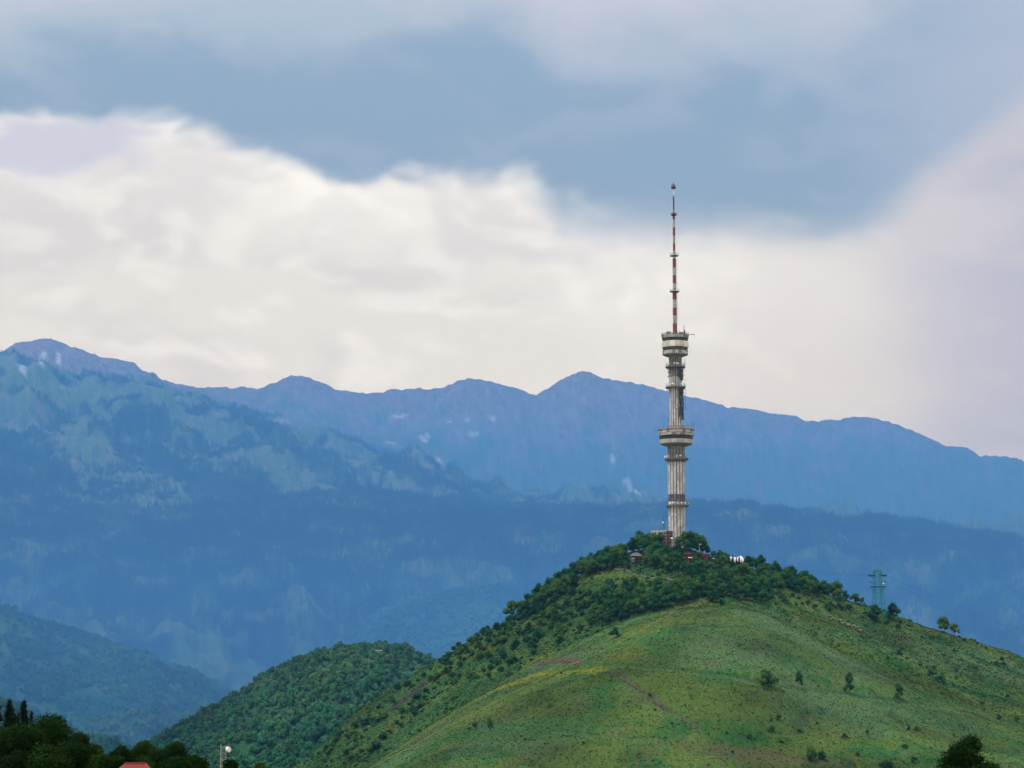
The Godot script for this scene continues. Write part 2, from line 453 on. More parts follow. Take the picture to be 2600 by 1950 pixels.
# ---------------------------------------------------------------- mesh building
class MB:
	var v := PackedVector3Array()
	var n := PackedVector3Array()
	var c := PackedColorArray()
	var ix := PackedInt32Array()
	var col := Color.WHITE
	func quad(a: Vector3, b: Vector3, d: Vector3, e: Vector3) -> void:      # counter-clockwise from outside
		var m := (b - a).cross(d - a)
		if m.length_squared() < 1e-12:
			m = (d - a).cross(e - a)
		m = m.normalized()
		quadn(a, b, d, e, m, m, m, m)
	func quadn(a: Vector3, b: Vector3, d: Vector3, e: Vector3, na: Vector3, nb: Vector3, nd: Vector3, ne: Vector3) -> void:
		var k := v.size()
		v.append_array(PackedVector3Array([a, b, d, e]))
		n.append_array(PackedVector3Array([na, nb, nd, ne]))
		c.append_array(PackedColorArray([col, col, col, col]))
		ix.append_array(PackedInt32Array([k, k + 2, k + 1, k, k + 3, k + 2]))
	func tri(a: Vector3, b: Vector3, d: Vector3, na: Vector3, nb: Vector3, nd: Vector3) -> void:
		var k := v.size()
		v.append_array(PackedVector3Array([a, b, d]))
		n.append_array(PackedVector3Array([na, nb, nd]))
		c.append_array(PackedColorArray([col, col, col]))
		ix.append_array(PackedInt32Array([k, k + 2, k + 1]))
	func hexa(p: Array) -> void:      # eight corners: bottom 0-3 counter-clockwise from above, top 4-7
		quad(p[3], p[2], p[1], p[0])
		quad(p[4], p[5], p[6], p[7])
		for i in 4:
			var j := (i + 1) % 4
			quad(p[i], p[j], p[4 + j], p[4 + i])
	func box(at: Vector3, size: Vector3, turn := Basis.IDENTITY) -> void:
		var p := []
		for y in [-0.5, 0.5]:
			for q in [[-0.5, 0.5], [0.5, 0.5], [0.5, -0.5], [-0.5, -0.5]]:
				p.append(at + turn * (Vector3(q[0], y, q[1]) * size))
		hexa(p)
	func rod(a: Vector3, b: Vector3, w: float, w2 := -1.0) -> void:
		if w2 < 0.0:
			w2 = w
		var d := (b - a).normalized()
		var s := d.cross(Vector3.UP if absf(d.y) < 0.9 else Vector3.RIGHT).normalized()
		var t := s.cross(d)
		var p := []
		for q in [[a, w], [b, w2]]:
			for k in [[-1, -1], [-1, 1], [1, 1], [1, -1]]:
				p.append(q[0] + (s * k[0] + t * k[1]) * q[1] * 0.5)
		quad(p[0], p[3], p[2], p[1])
		quad(p[4], p[5], p[6], p[7])
		for i in 4:
			var j := (i + 1) % 4
			quad(p[i], p[j], p[4 + j], p[4 + i])
	func tube(pts: Array, rad: Array, seg := 8) -> void:
		var rings := []
		for i in pts.size():
			var d: Vector3 = (pts[mini(i + 1, pts.size() - 1)] - pts[maxi(i - 1, 0)]).normalized()
			var s := d.cross(Vector3.FORWARD if absf(d.z) < 0.9 else Vector3.RIGHT).normalized()
			var t := s.cross(d)
			var ring := []
			for k in seg:
				ring.append(s * cos(TAU * k / seg) + t * sin(TAU * k / seg))
			rings.append(ring)
		for i in pts.size() - 1:
			for k in seg:
				var j := (k + 1) % seg
				quadn(pts[i] + rings[i][j] * rad[i], pts[i] + rings[i][k] * rad[i], pts[i + 1] + rings[i + 1][k] * rad[i + 1], pts[i + 1] + rings[i + 1][j] * rad[i + 1], rings[i][j], rings[i][k], rings[i + 1][k], rings[i + 1][j])
	func lathe(prof: Array, seg := 40, smooth := false) -> void:      # [r, y] pairs from the bottom up, outside
		for i in prof.size() - 1:
			var r0: float = prof[i][0]
			var y0: float = prof[i][1]
			var r1: float = prof[i + 1][0]
			var y1: float = prof[i + 1][1]
			var sl := Vector2(y1 - y0, r0 - r1).normalized()
			for k in seg:
				var a := TAU * k / seg
				var b := TAU * (k + 1) / seg
				var ua := Vector3(sin(a), 0, cos(a))
				var ub := Vector3(sin(b), 0, cos(b))
				quadn(ua * r0 + Vector3.UP * y0, ub * r0 + Vector3.UP * y0, ub * r1 + Vector3.UP * y1, ua * r1 + Vector3.UP * y1, ua * sl.x + Vector3.UP * sl.y, ub * sl.x + Vector3.UP * sl.y, ub * sl.x + Vector3.UP * sl.y, ua * sl.x + Vector3.UP * sl.y)
	func shell(r0: float, y0: float, r1: float, y1: float, half: float, thick: float, seg := 3) -> void:      # a curved slab round the axis, centred on +z
		var p := []
		for k in seg + 1:
			var a := lerpf(-half, half, float(k) / seg)
			var u := Vector3(sin(a), 0, cos(a))
			p.append([u * (r0 - thick) + Vector3.UP * y0, u * r0 + Vector3.UP * y0, u * r1 + Vector3.UP * y1, u * (r1 - thick) + Vector3.UP * y1])
		for k in seg:
			var a: Array = p[k]
			var b: Array = p[k + 1]
			quad(a[1], b[1], b[2], a[2])
			quad(a[2], b[2], b[3], a[3])
			quad(a[0], b[0], b[1], a[1])
		quad(p[0][0], p[0][1], p[0][2], p[0][3])
		quad(p[seg][1], p[seg][0], p[seg][3], p[seg][2])
	func blob(at: Vector3, rx: float, ry: float, seg := 8, rows := 5) -> void:
		for i in rows:
			var a := PI * i / rows - PI / 2
			var b := PI * (i + 1) / rows - PI / 2
			for k in seg:
				var s := TAU * k / seg
				var t := TAU * (k + 1) / seg
				var q := [Vector3(cos(a) * cos(s), sin(a), cos(a) * sin(s)), Vector3(cos(a) * cos(t), sin(a), cos(a) * sin(t)), Vector3(cos(b) * cos(t), sin(b), cos(b) * sin(t)), Vector3(cos(b) * cos(s), sin(b), cos(b) * sin(s))]
				var e := Vector3(rx, ry, rx)
				quadn(at + q[1] * e, at + q[0] * e, at + q[3] * e, at + q[2] * e, q[1], q[0], q[3], q[2])
	func mesh() -> ArrayMesh:
		var arr := []
		arr.resize(Mesh.ARRAY_MAX)
		arr[Mesh.ARRAY_VERTEX] = v
		arr[Mesh.ARRAY_NORMAL] = n
		arr[Mesh.ARRAY_COLOR] = c
		arr[Mesh.ARRAY_INDEX] = ix
		var m := ArrayMesh.new()
		m.add_surface_from_arrays(Mesh.PRIMITIVE_TRIANGLES, arr)
		return m

# ---------------------------------------------------------------- plants
func rdir() -> Vector3:
	var z := R.randf_range(-1.0, 1.0)
	var a := R.randf() * TAU
	return Vector3(cos(a) * sqrt(1.0 - z * z), z, sin(a) * sqrt(1.0 - z * z))

# a crown of leaf sprays round several boughs; base at y = 0, height h, width w; form 0 round, 1 column, 2 low bush
func crown(seed_: int, w: float, h: float, lobes: int, leaves: int, size: float, col: Color, spread: float, form := 0, bare := 0.22, inner_radius := 0.7) -> ArrayMesh:
	R.seed = seed_
	var b := MB.new()
	var cen := []
	var y0 := h * (bare if form != 2 else 0.0)
	for i in lobes:
		var t := (i + 0.5) / lobes
		var p: Vector3
		var rad: float
		if form == 1:
			p = Vector3(R.randf_range(-0.3, 0.3) * w, lerpf(y0, h - w * 0.15, t), R.randf_range(-0.3, 0.3) * w) * Vector3(1.0 - 0.85 * t * t, 1, 1.0 - 0.85 * t * t)
			rad = w * lerpf(0.36, 0.15, t * t) * R.randf_range(0.8, 1.15)
		else:
			var a := t * TAU * 2.4 + R.randf() * 0.9
			var up := R.randf()
			var out := sqrt(R.randf()) * (1.0 - 0.6 * up * up) * 0.4
			p = Vector3(cos(a) * out * w, lerpf(y0 + w * 0.16, h - w * 0.17, up), sin(a) * out * w)
			rad = w * R.randf_range(0.11, 0.22)
			if form == 2:
				p.y = lerpf(h * 0.25, h * 0.78, up)
				rad = minf(rad * 1.15, h * 0.4)
		cen.append([p, rad, R.randf_range(0.62, 1.38)])
	if form != 1:
		cen.append([Vector3(0, lerpf(y0, h, 0.55), 0), w * 0.26, 0.9])
		cen.append([Vector3(R.randf_range(-0.08, 0.08) * w, h - w * 0.15, 0), w * 0.16, 1.1])
	var total := 0.0
	for q in cen:
		total += q[1] * q[1]
		b.col = col
		b.blob(q[0], q[1] * inner_radius, q[1] * inner_radius * 0.94, 6, 4)
	for q in cen:
		var m := int(leaves * q[1] * q[1] / total)
		for i in m:
			var d := rdir()
			if d.y < -0.55:
				d.y = -d.y
			var p: Vector3 = q[0] + d * q[1] * Vector3(1.0, 0.92, 1.0) * (R.randf_range(0.66, 1.06) if R.randf() > 0.12 else R.randf_range(1.05, 1.3))
			var nn := (d + rdir() * 0.75).normalized()
			var s := nn.cross(rdir()).normalized()
			var t := nn.cross(s)
			var z := size * R.randf_range(0.55, 1.25)
			var f: float = q[2] * R.randf_range(1.0 - spread, 1.0 + spread)
			b.col = Color(col.r * f * R.randf_range(0.85, 1.2), col.g * f, col.b * f * R.randf_range(0.8, 1.1))
			var sh := (d + nn * 0.6 + Vector3.UP * 0.15).normalized()
			b.quadn(p - s * z * 0.5, p - t * z * 0.34 + nn * z * 0.1, p + s * z * 0.5, p + t * z * 0.34 - nn * z * 0.12, sh, sh, sh, sh)
	return b.mesh()

func trunk(seed_: int, h: float, rad: float, w: float, bare := 0.3) -> ArrayMesh:
	R.seed = seed_ + 999
	var b := MB.new()
	b.col = Color(0.07, 0.055, 0.04)
	var lean := Vector3(R.randf_range(-0.05, 0.05), 0, R.randf_range(-0.05, 0.05)) * h
	b.tube([Vector3(0, -1.2, 0), Vector3(0, 0, 0), lean * 0.4 + Vector3.UP * h * 0.4, lean + Vector3.UP * h * 0.82], [rad * 1.5, rad * 1.15, rad * 0.75, rad * 0.2], 7)
	for i in 6:
		var a := R.randf() * TAU
		var y := h * R.randf_range(bare, 0.6)
		var p := lean * 0.4 + Vector3.UP * y
		b.tube([p, p + Vector3(cos(a) * w * 0.18, h * 0.08, sin(a) * w * 0.18), p + Vector3(cos(a) * w * 0.34, h * 0.2, sin(a) * w * 0.34)], [rad * 0.5, rad * 0.35, rad * 0.12], 5)
	return b.mesh()

func spruce(seed_: int, h: float, w: float, tiers: int, col: Color) -> ArrayMesh:
	R.seed = seed_
	var b := MB.new()
	b.col = Color(0.06, 0.05, 0.04)
	b.rod(Vector3.DOWN * h * 0.05, Vector3.UP * h * 0.9, w * 0.08, w * 0.03)
	for i in tiers:
		var t := float(i) / tiers
		var y := lerpf(h * 0.1, h * 0.9, t)
		var r := w * 0.5 * (1.0 - t) + w * 0.05
		var k := 7
		for j in k:
			var a := TAU * (j + R.randf_range(-0.3, 0.3)) / k + i
			var u := Vector3(cos(a), 0, sin(a))
			var s := Vector3(-sin(a), 0, cos(a))
			var f := R.randf_range(0.7, 1.25)
			b.col = col * f
			var rr := r * R.randf_range(0.8, 1.15)
			var nn := (u * 0.6 + Vector3.UP).normalized()
			b.tri(Vector3.UP * (y + h * 0.12), Vector3.UP * y + u * rr + s * rr * 0.5 - Vector3.UP * h * 0.02, Vector3.UP * y + u * rr - s * rr * 0.5 - Vector3.UP * h * 0.02, nn, nn, nn)
	return b.mesh()

func scatter(called: String, mesh: Mesh, m: Material, xf: Array, cols: Array, label: String, category: String) -> void:
	var mm := MultiMesh.new()
	mm.transform_format = MultiMesh.TRANSFORM_3D
	mm.use_colors = true
	mm.mesh = mesh
	mm.instance_count = xf.size()
	for i in xf.size():
		mm.set_instance_transform(i, xf[i])
		mm.set_instance_color(i, cols[i])
	var o := MultiMeshInstance3D.new()
	o.name = numbered(called)
	o.multimesh = mm
	o.material_override = m
	add_child(o)
	tag(o, label, category, "", "stuff")

func turn_scale(s: Vector3) -> Basis:
	return Basis(Vector3.UP, R.randf() * TAU).scaled(s)

func inside(poly: PackedVector2Array, n: int, apart: float, seed_: int, taken: Array) -> Array:
	R.seed = seed_
	var lo := poly[0]
	var hi := poly[0]
	for p in poly:
		lo = lo.min(p)
		hi = hi.max(p)
	var out := []
	var tries := 0
	while out.size() < n and tries < n * 30:
		tries += 1
		var p := Vector2(R.randf_range(lo.x, hi.x), R.randf_range(lo.y, hi.y))
		if not Geometry2D.is_point_in_polygon(p, poly):
			continue
		var ok := true
		for q: Vector2 in taken:
			if (q - p).length() < apart:
				ok = false
				break
		if ok:
			out.append(p)
			taken.append(p)
	return out

func poly(a: Array) -> PackedVector2Array:
	var p := PackedVector2Array()
	for i in range(0, a.size(), 2):
		p.append(Vector2(a[i], a[i + 1]))
	return p

var leaf_mat: StandardMaterial3D
var bark_mat: StandardMaterial3D
var tree_kinds := {}

func make_kind(key: String, crowns: Array, trunks: Array) -> void:
	tree_kinds[key] = [crowns, trunks]

var copies := {}
func plant(called: String, key: String, variant: int, at: Vector3, s: Vector3, label: String, category: String, group: String) -> Node3D:
	var id := key + str(variant)
	var o: Node3D
	if copies.has(id):
		o = copies[id].duplicate()
		o.name = numbered(called)
		add_child(o)
	else:
		o = Node3D.new()
		o.name = numbered(called)
		add_child(o)
		var k: Array = tree_kinds[key]
		obj("crown", k[0][variant], leaf_mat, o)
		if k[1].size() > 0:
			obj("trunk", k[1][variant % k[1].size()], bark_mat, o)
		copies[id] = o
	o.position = at
	o.rotation.y = R.randf() * TAU
	o.scale = s
	tag(o, label, category, group)
	if group == "" and o.has_meta("group"):
		o.remove_meta("group")
	return o

# ---------------------------------------------------------------- ground cover and colours of the land
func grain_tex(seed_: int, freq: float, lo: float, hi: float, size := 512) -> NoiseTexture2D:
	var t := NoiseTexture2D.new()
	t.width = size
	t.height = size
	t.seamless = true
	t.noise = noise(seed_, freq, 5)
	var g := Gradient.new()
	g.set_color(0, Color(lo, lo, lo))
	g.set_color(1, Color(hi, hi, hi))
	t.color_ramp = g
	return t

func ground_mat(seed_: int, tile: float) -> StandardMaterial3D:
	var m := mat(Color.WHITE, 1.0, true)
	m.albedo_texture = grain_tex(seed_, 0.02, 0.74, 1.0, 1024)
	m.uv1_triplanar = true
	m.uv1_world_triplanar = true
	m.uv1_scale = Vector3.ONE / tile
	m.metallic_specular = 0.1
	return m

const GRASS := Color(0.034, 0.098, 0.027)
const OLIVE := Color(0.071, 0.112, 0.027)
const SILVER := Color(0.068, 0.122, 0.058)
const DRY := Color(0.080, 0.086, 0.042)
const DEEP := Color(0.016, 0.050, 0.020)
const FLOWER := Color(0.22, 0.225, 0.020)

func cover_land() -> void:
	fan_color(HILL, func(p: Vector3, az: float, r: float) -> Color:
		var a := n_grass.get_noise_2d(p.x, p.z)
		var b := n_grass.get_noise_2d(p.x * 0.35 + 700.0, p.z * 0.35)
		var f := n_grass2.get_noise_2d(p.x, p.z)
		var c := GRASS.lerp(OLIVE, sstep(-0.35, 0.35, a + 0.4 * f + 0.22))
		c = c.lerp(SILVER, sstep(0.0, 0.5, b + 0.3 * f) * 0.7)
		c = c.lerp(DRY, sstep(0.25, 0.6, n_grass.get_noise_2d(p.x + 333.0, p.z * 1.7) + 0.35 * f) * 0.45)
		c = c.lerp(DEEP, sstep(0.32, 0.65, n_grass.get_noise_2d(p.x * 1.4, p.z * 1.4 + 512.0) + 0.4 * f) * 0.45)
		# scrub instead of grass on the ridge's own flank behind the spur
		var scrub := sstep(1950.0, 2010.0, r + 40.0 * a) * (1.0 - sstep(0.06, 0.1, az))
		c = c.lerp(Color(0.036, 0.088, 0.028).lerp(OLIVE * 0.9, sstep(0.0, 0.35, a + 0.4 * f)), scrub * 0.85)
		var g := (1.0 + 0.24 * n_grain.get_noise_2d(p.x, p.z)) * (1.0 + 0.45 * n_hill.get_noise_2d(p.x * 1.6 + 50.0, p.z * 1.6))
		return Color(c.r * g, c.g * g, c.b * g))
	# pale feather grass round the top of the spur and the saddle beside it
	stroke(HILL, [1480, 1632, 1600, 1578, 1700, 1556, 1790, 1548], 9.0, SILVER * 1.15, 0.8)
	stroke(HILL, [1900, 1556, 1980, 1586, 2060, 1630, 2120, 1664], 20.0, SILVER * 1.1, 0.8)
	stroke(HILL, [1960, 1556, 2080, 1600, 2180, 1640], 16.0, SILVER, 0.6)
	stroke(HILL, [1640, 1590, 1760, 1572, 1880, 1580], 14.0, OLIVE * 1.15, 0.7)
	stroke(HILL, [1800, 1600, 1900, 1606, 2000, 1640, 2100, 1690], 12.0, OLIVE * 1.1, 0.55)
	# drifts of yellow flowers
	stroke(HILL, [1215, 1772, 1262, 1750, 1322, 1728, 1385, 1710], 8.0, FLOWER, 0.55, 0.0, 1.1)
	stroke(HILL, [1428, 1711, 1470, 1703, 1520, 1701], 5.5, FLOWER, 0.5, 0.0, 1.1)
	stroke(HILL, [1330, 1690, 1395, 1664], 4.0, FLOWER, 0.45, 0.0, 1.0)
	stroke(HILL, [950, 1940, 1050, 1878, 1150, 1812, 1230, 1768], 12.0, OLIVE * 1.3, 0.7)
	stroke(HILL, [1180, 1830, 1300, 1770, 1420, 1722], 14.0, OLIVE * 1.2, 0.6)
	stroke(HILL, [1580, 1666, 1640, 1658], 4.0, FLOWER * 0.6, 0.6)
	# earth scars on the ridge's flank
	stroke(HILL, [952, 1832, 985, 1805, 1030, 1776, 1078, 1736], 7.0, Color(0.055, 0.048, 0.05), 0.95)
	stroke(HILL, [1360, 1688, 1420, 1676, 1470, 1688], 7.0, Color(0.10, 0.075, 0.06), 0.8)
	stroke(HILL, [1490, 1470, 1560, 1462, 1640, 1480, 1560, 1486], 9.0, OLIVE * 1.25, 0.85)
	stroke(HILL, [1290, 1600, 1380, 1560, 1440, 1530], 7.0, OLIVE * 1.1, 0.7)
	# trench in the slope: bare earth, sunk
	stroke(HILL, [1548, 1704, 1590, 1726, 1640, 1760, 1690, 1795, 1706, 1806], 2.6, Color(0.060, 0.054, 0.040), 0.9, 1.8, 0.6)
	stroke(HILL, [1566, 1716, 1592, 1730, 1640, 1764, 1688, 1796], 1.4, Color(0.12, 0.108, 0.085), 0.6, 0.0, 0.9)
	stroke(HILL, [1706, 1806, 1740, 1830, 1785, 1862], 2.0, Color(0.09, 0.085, 0.055), 0.8, 0.5)
	# terraces
	stroke(HILL, [1110, 1880, 1260, 1860, 1450, 1840], 22.0, GRASS * 0.95, 0.5)
	var terraces := [[1530, 1693, 1640, 1699, 1800, 1716, 1900, 1730, 1990, 1746, 2100, 1763, 2240, 1778, 2330, 1792, 2480, 1818], [1400, 1860, 1520, 1870, 1680, 1881], [1180, 1842, 1260, 1847, 1330, 1850], [1720, 1588, 1800, 1596, 1900, 1602, 2010, 1622], [2090, 1556, 2150, 1580, 2210, 1612]]
	for t in terraces:
		var main: bool = t.size() > 12
		stroke(HILL, t, 1.8, SILVER * 1.25, 0.7 if main else 0.45, 0.6 if main else 0.3, 0.5)
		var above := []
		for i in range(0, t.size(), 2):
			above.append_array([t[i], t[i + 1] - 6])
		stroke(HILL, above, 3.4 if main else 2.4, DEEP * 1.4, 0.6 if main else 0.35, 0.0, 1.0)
	stroke(HILL, [2000, 1600, 2080, 1642, 2135, 1672, 2250, 1722, 2345, 1772], 2.2, Color(0.15, 0.15, 0.08), 0.5)
	stroke(HILL, [1640, 1597, 1700, 1562, 1760, 1530], 1.5, Color(0.15, 0.125, 0.08), 0.7)
	# rank green growth in the hollows
	stroke(HILL, [2440, 1750, 2520, 1770, 2620, 1800], 14.0, DEEP * 1.3, 0.8)
	stroke(HILL, [2470, 1668, 2540, 1690, 2600, 1720], 10.0, DEEP * 1.2, 0.75)
	stroke(HILL, [1830, 1905, 1960, 1920, 2120, 1935], 10.0, Color(0.085, 0.07, 0.04), 0.6)
	stroke(HILL, [1740, 1890, 1900, 1915, 2010, 1935], 9.0, DRY, 0.55)
	var wood_floor := func(p: Vector3, az: float, r: float) -> Color:
		var a := n_cov.get_noise_2d(p.x * 1.5, p.z * 1.5)
		return Color(0.036, 0.100, 0.045).lerp(Color(0.065, 0.145, 0.055), sstep(0.2, 0.5, a))
	for T in [WOOD, LOW, MIDL, MOUND]:
		fan_color(T, wood_floor)
	plan_forest()
	fan_color(RANGE, func(p: Vector3, az: float, r: float) -> Color:
		return range_color(p, az, r))
	# old snow in the high gullies
	for t in [[112, 894, 108, 908, 105, 926], [55, 928, 58, 942], [148, 897, 150, 924], [700, 1074, 718, 1071, 736, 1069], [990, 1062, 1012, 1060], [1016, 1060, 1034, 1052], [1068, 1106, 1076, 1118, 1086, 1106], [1112, 1166, 1123, 1178, 1124, 1194], [1188, 1106, 1210, 1096], [1554, 1158, 1557, 1176], [1588, 1218, 1600, 1238, 1618, 1254], [1136, 1071, 1146, 1070], [1182, 1066, 1190, 1066], [1244, 1063, 1254, 1063], [984, 1122, 1000, 1125]]:
		stroke(RANGE, t, 26.0, Color(0.62, 0.64, 0.66), 0.8, 0.0, 0.3)
	var gm := ground_mat(51, 60.0)
	tag(obj("hill", fan_mesh(HILL), gm), "", "", "", "structure")
	var wm := ground_mat(52, 120.0)
	for T in [WOOD, LOW, MIDL, MOUND]:
		tag(obj("hill", fan_mesh(T), wm), "", "", "", "structure")
	tag(obj("mountains", fan_mesh(RANGE), ground_mat(53, 900.0)), "", "", "", "structure")
	# the plain: from under the camera to the horizon
	var b := MB.new()
	b.col = Color(0.05, 0.07, 0.03)
	var rs := [2.0, 60.0, 160.0, 300.0, 420.0, 700.0, 1000.0, 2000.0, 5000.0, 10000.0, 24000.0]
	var hs := [-19.0, -19.0, -19.0, -19.5, -30.0, -80.0, -124.0, -125.0, -126.0, -126.0, -126.0]
	for i in rs.size() - 1:
		for k in 72:
			var u := Vector3(sin(TAU * k / 72), 0, cos(TAU * k / 72))
			var w := Vector3(sin(TAU * (k + 1) / 72), 0, cos(TAU * (k + 1) / 72))
			b.quadn(u * rs[i] + Vector3.UP * hs[i], u * rs[i + 1] + Vector3.UP * hs[i + 1], w * rs[i + 1] + Vector3.UP * hs[i + 1], w * rs[i] + Vector3.UP * hs[i], Vector3.UP, Vector3.UP, Vector3.UP, Vector3.UP)
	tag(obj("ground", b.mesh(), gm), "", "", "", "structure")

# the spruce wood on the mountains: 0 open .. 1 closed, per point of the fan
func plan_forest() -> void:
	var fs := PackedFloat32Array()
	fs.resize(RANGE.na * RANGE.nr)
	for i in RANGE.na:
		var az := lerpf(RANGE.az0, RANGE.az1, float(i) / (RANGE.na - 1))
		for j in RANGE.nr:
			var r := lerpf(RANGE.r0, RANGE.r1, float(j) / (RANGE.nr - 1))
			var x := sin(az) * r
			var z := -cos(az) * r
			var v := n_cov.get_noise_2d(x, z * 0.8)
			var f := 1.0 - sstep(11350.0, 12000.0, r + v * 1500.0 + 260.0 * n_covf.get_noise_2d(x, z))
			if az < 0.06 and r < 15600.0:
				f = maxf(f, sstep(0.16, 0.34, v) * 0.9 * (1.0 - sstep(-0.02, 0.06, az)))
				f = maxf(f, sstep(0.05, 0.3, v + 0.1) * 0.85 * sstep(-0.06, -0.02, az) * (1.0 - sstep(0.02, 0.06, az)))
			f *= 1.0 - 0.7 * sstep(0.2, 0.38, n_cov.get_noise_2d(x * 0.8 + 3000.0, z * 0.8))
			fs[i * RANGE.nr + j] = f
	for t in [[[600, 1050, 660, 1082, 720, 1116, 800, 1166, 880, 1212, 1000, 1266], 210.0], [[900, 1118, 960, 1144, 1010, 1184, 1080, 1216, 1180, 1256, 1300, 1288], 150.0], [[335, 1062, 350, 1110, 400, 1152, 470, 1192, 540, 1232, 640, 1276], 180.0], [[0, 1150, 50, 1110, 80, 1165, 130, 1205, 60, 1225, 0, 1205], 190.0], [[100, 1000, 130, 1030, 170, 1064], 60.0], [[390, 1035, 440, 1090], 60.0], [[505, 1112, 560, 1152], 70.0], [[620, 1180, 660, 1220, 590, 1240], 120.0], [[1150, 1180, 1250, 1230, 1400, 1262], 120.0]]:
		var w := weights(RANGE, t[0], t[1], 1.0, 0.9)
		for k in w:
			fs[k] = maxf(fs[k], w[k])
	for t in [[[200, 1262, 300, 1276, 440, 1278], 110.0], [[260, 1215, 320, 1210, 430, 1230], 120.0], [[470, 1262, 560, 1272], 80.0], [[580, 1280, 700, 1282], 80.0], [[730, 1240, 800, 1212], 90.0]]:
		var w := weights(RANGE, t[0], t[1], 0.95, 0.6)
		for k in w:
			fs[k] = minf(fs[k], 1.0 - w[k])
	RANGE.f = fs

func forest(p: Vector3, az: float, r: float) -> float:
	var i := clampi(roundi((az - RANGE.az0) / (RANGE.az1 - RANGE.az0) * (RANGE.na - 1)), 0, RANGE.na - 1)
	var j := clampi(roundi((r - RANGE.r0) / (RANGE.r1 - RANGE.r0) * (RANGE.nr - 1)), 0, RANGE.nr - 1)
	return RANGE.f[i * int(RANGE.nr) + j]

func range_color(p: Vector3, az: float, r: float) -> Color:
	var v := n_cov.get_noise_2d(p.x + 5000.0, p.z * 0.7)
	var f := n_covf.get_noise_2d(p.x, p.z)
	var meadow := Color(0.115, 0.190, 0.060).lerp(Color(0.15, 0.195, 0.080), 0.5 + v)
	var rock := Color(0.27, 0.205, 0.195).lerp(Color(0.17, 0.135, 0.135), clampf(0.5 + 1.5 * f, 0.0, 1.0))
	var streak := n_mtr.get_noise_2d(az * 140.0 + r * 0.0003, r * 0.0009)
	rock = rock.lerp(Color(0.33, 0.27, 0.25), clampf(streak * 1.4 - 0.35, 0.0, 0.8))
	meadow = meadow.lerp(Color(0.06, 0.115, 0.05), clampf(0.25 - streak, 0.0, 0.8) * 0.7)
	var k := sstep(1900.0, 2350.0, p.y + 400.0 * v + 160.0 * f - 260.0 * sstep(-0.02, -0.12, az))
	var c := meadow.lerp(rock, k)
	c = c.lerp(rock, sstep(0.22, 0.5, n_cov.get_noise_2d(p.x * 1.7, p.z * 1.7 + 900.0) + 0.3 * f) * 0.7)
	var spur := n_mtr.get_noise_2d(az * 15.0 + r * 0.00016 + 7.0, r * 0.00022) + 0.5 * n_mtr.get_noise_2d(az * 48.0 + r * 0.0003, r * 0.0006)
	var leafy := sstep(0.05, 0.75, spur * 0.6 + v * 0.9 + 0.35 * sstep(10800.0, 8500.0, r))  # pale deciduous patches on ridges; their tone also stands in for relief shading
	c = c.lerp(Color(0.022, 0.040, 0.026).lerp(Color(0.085, 0.150, 0.060), leafy), forest(p, az, r))
	return c

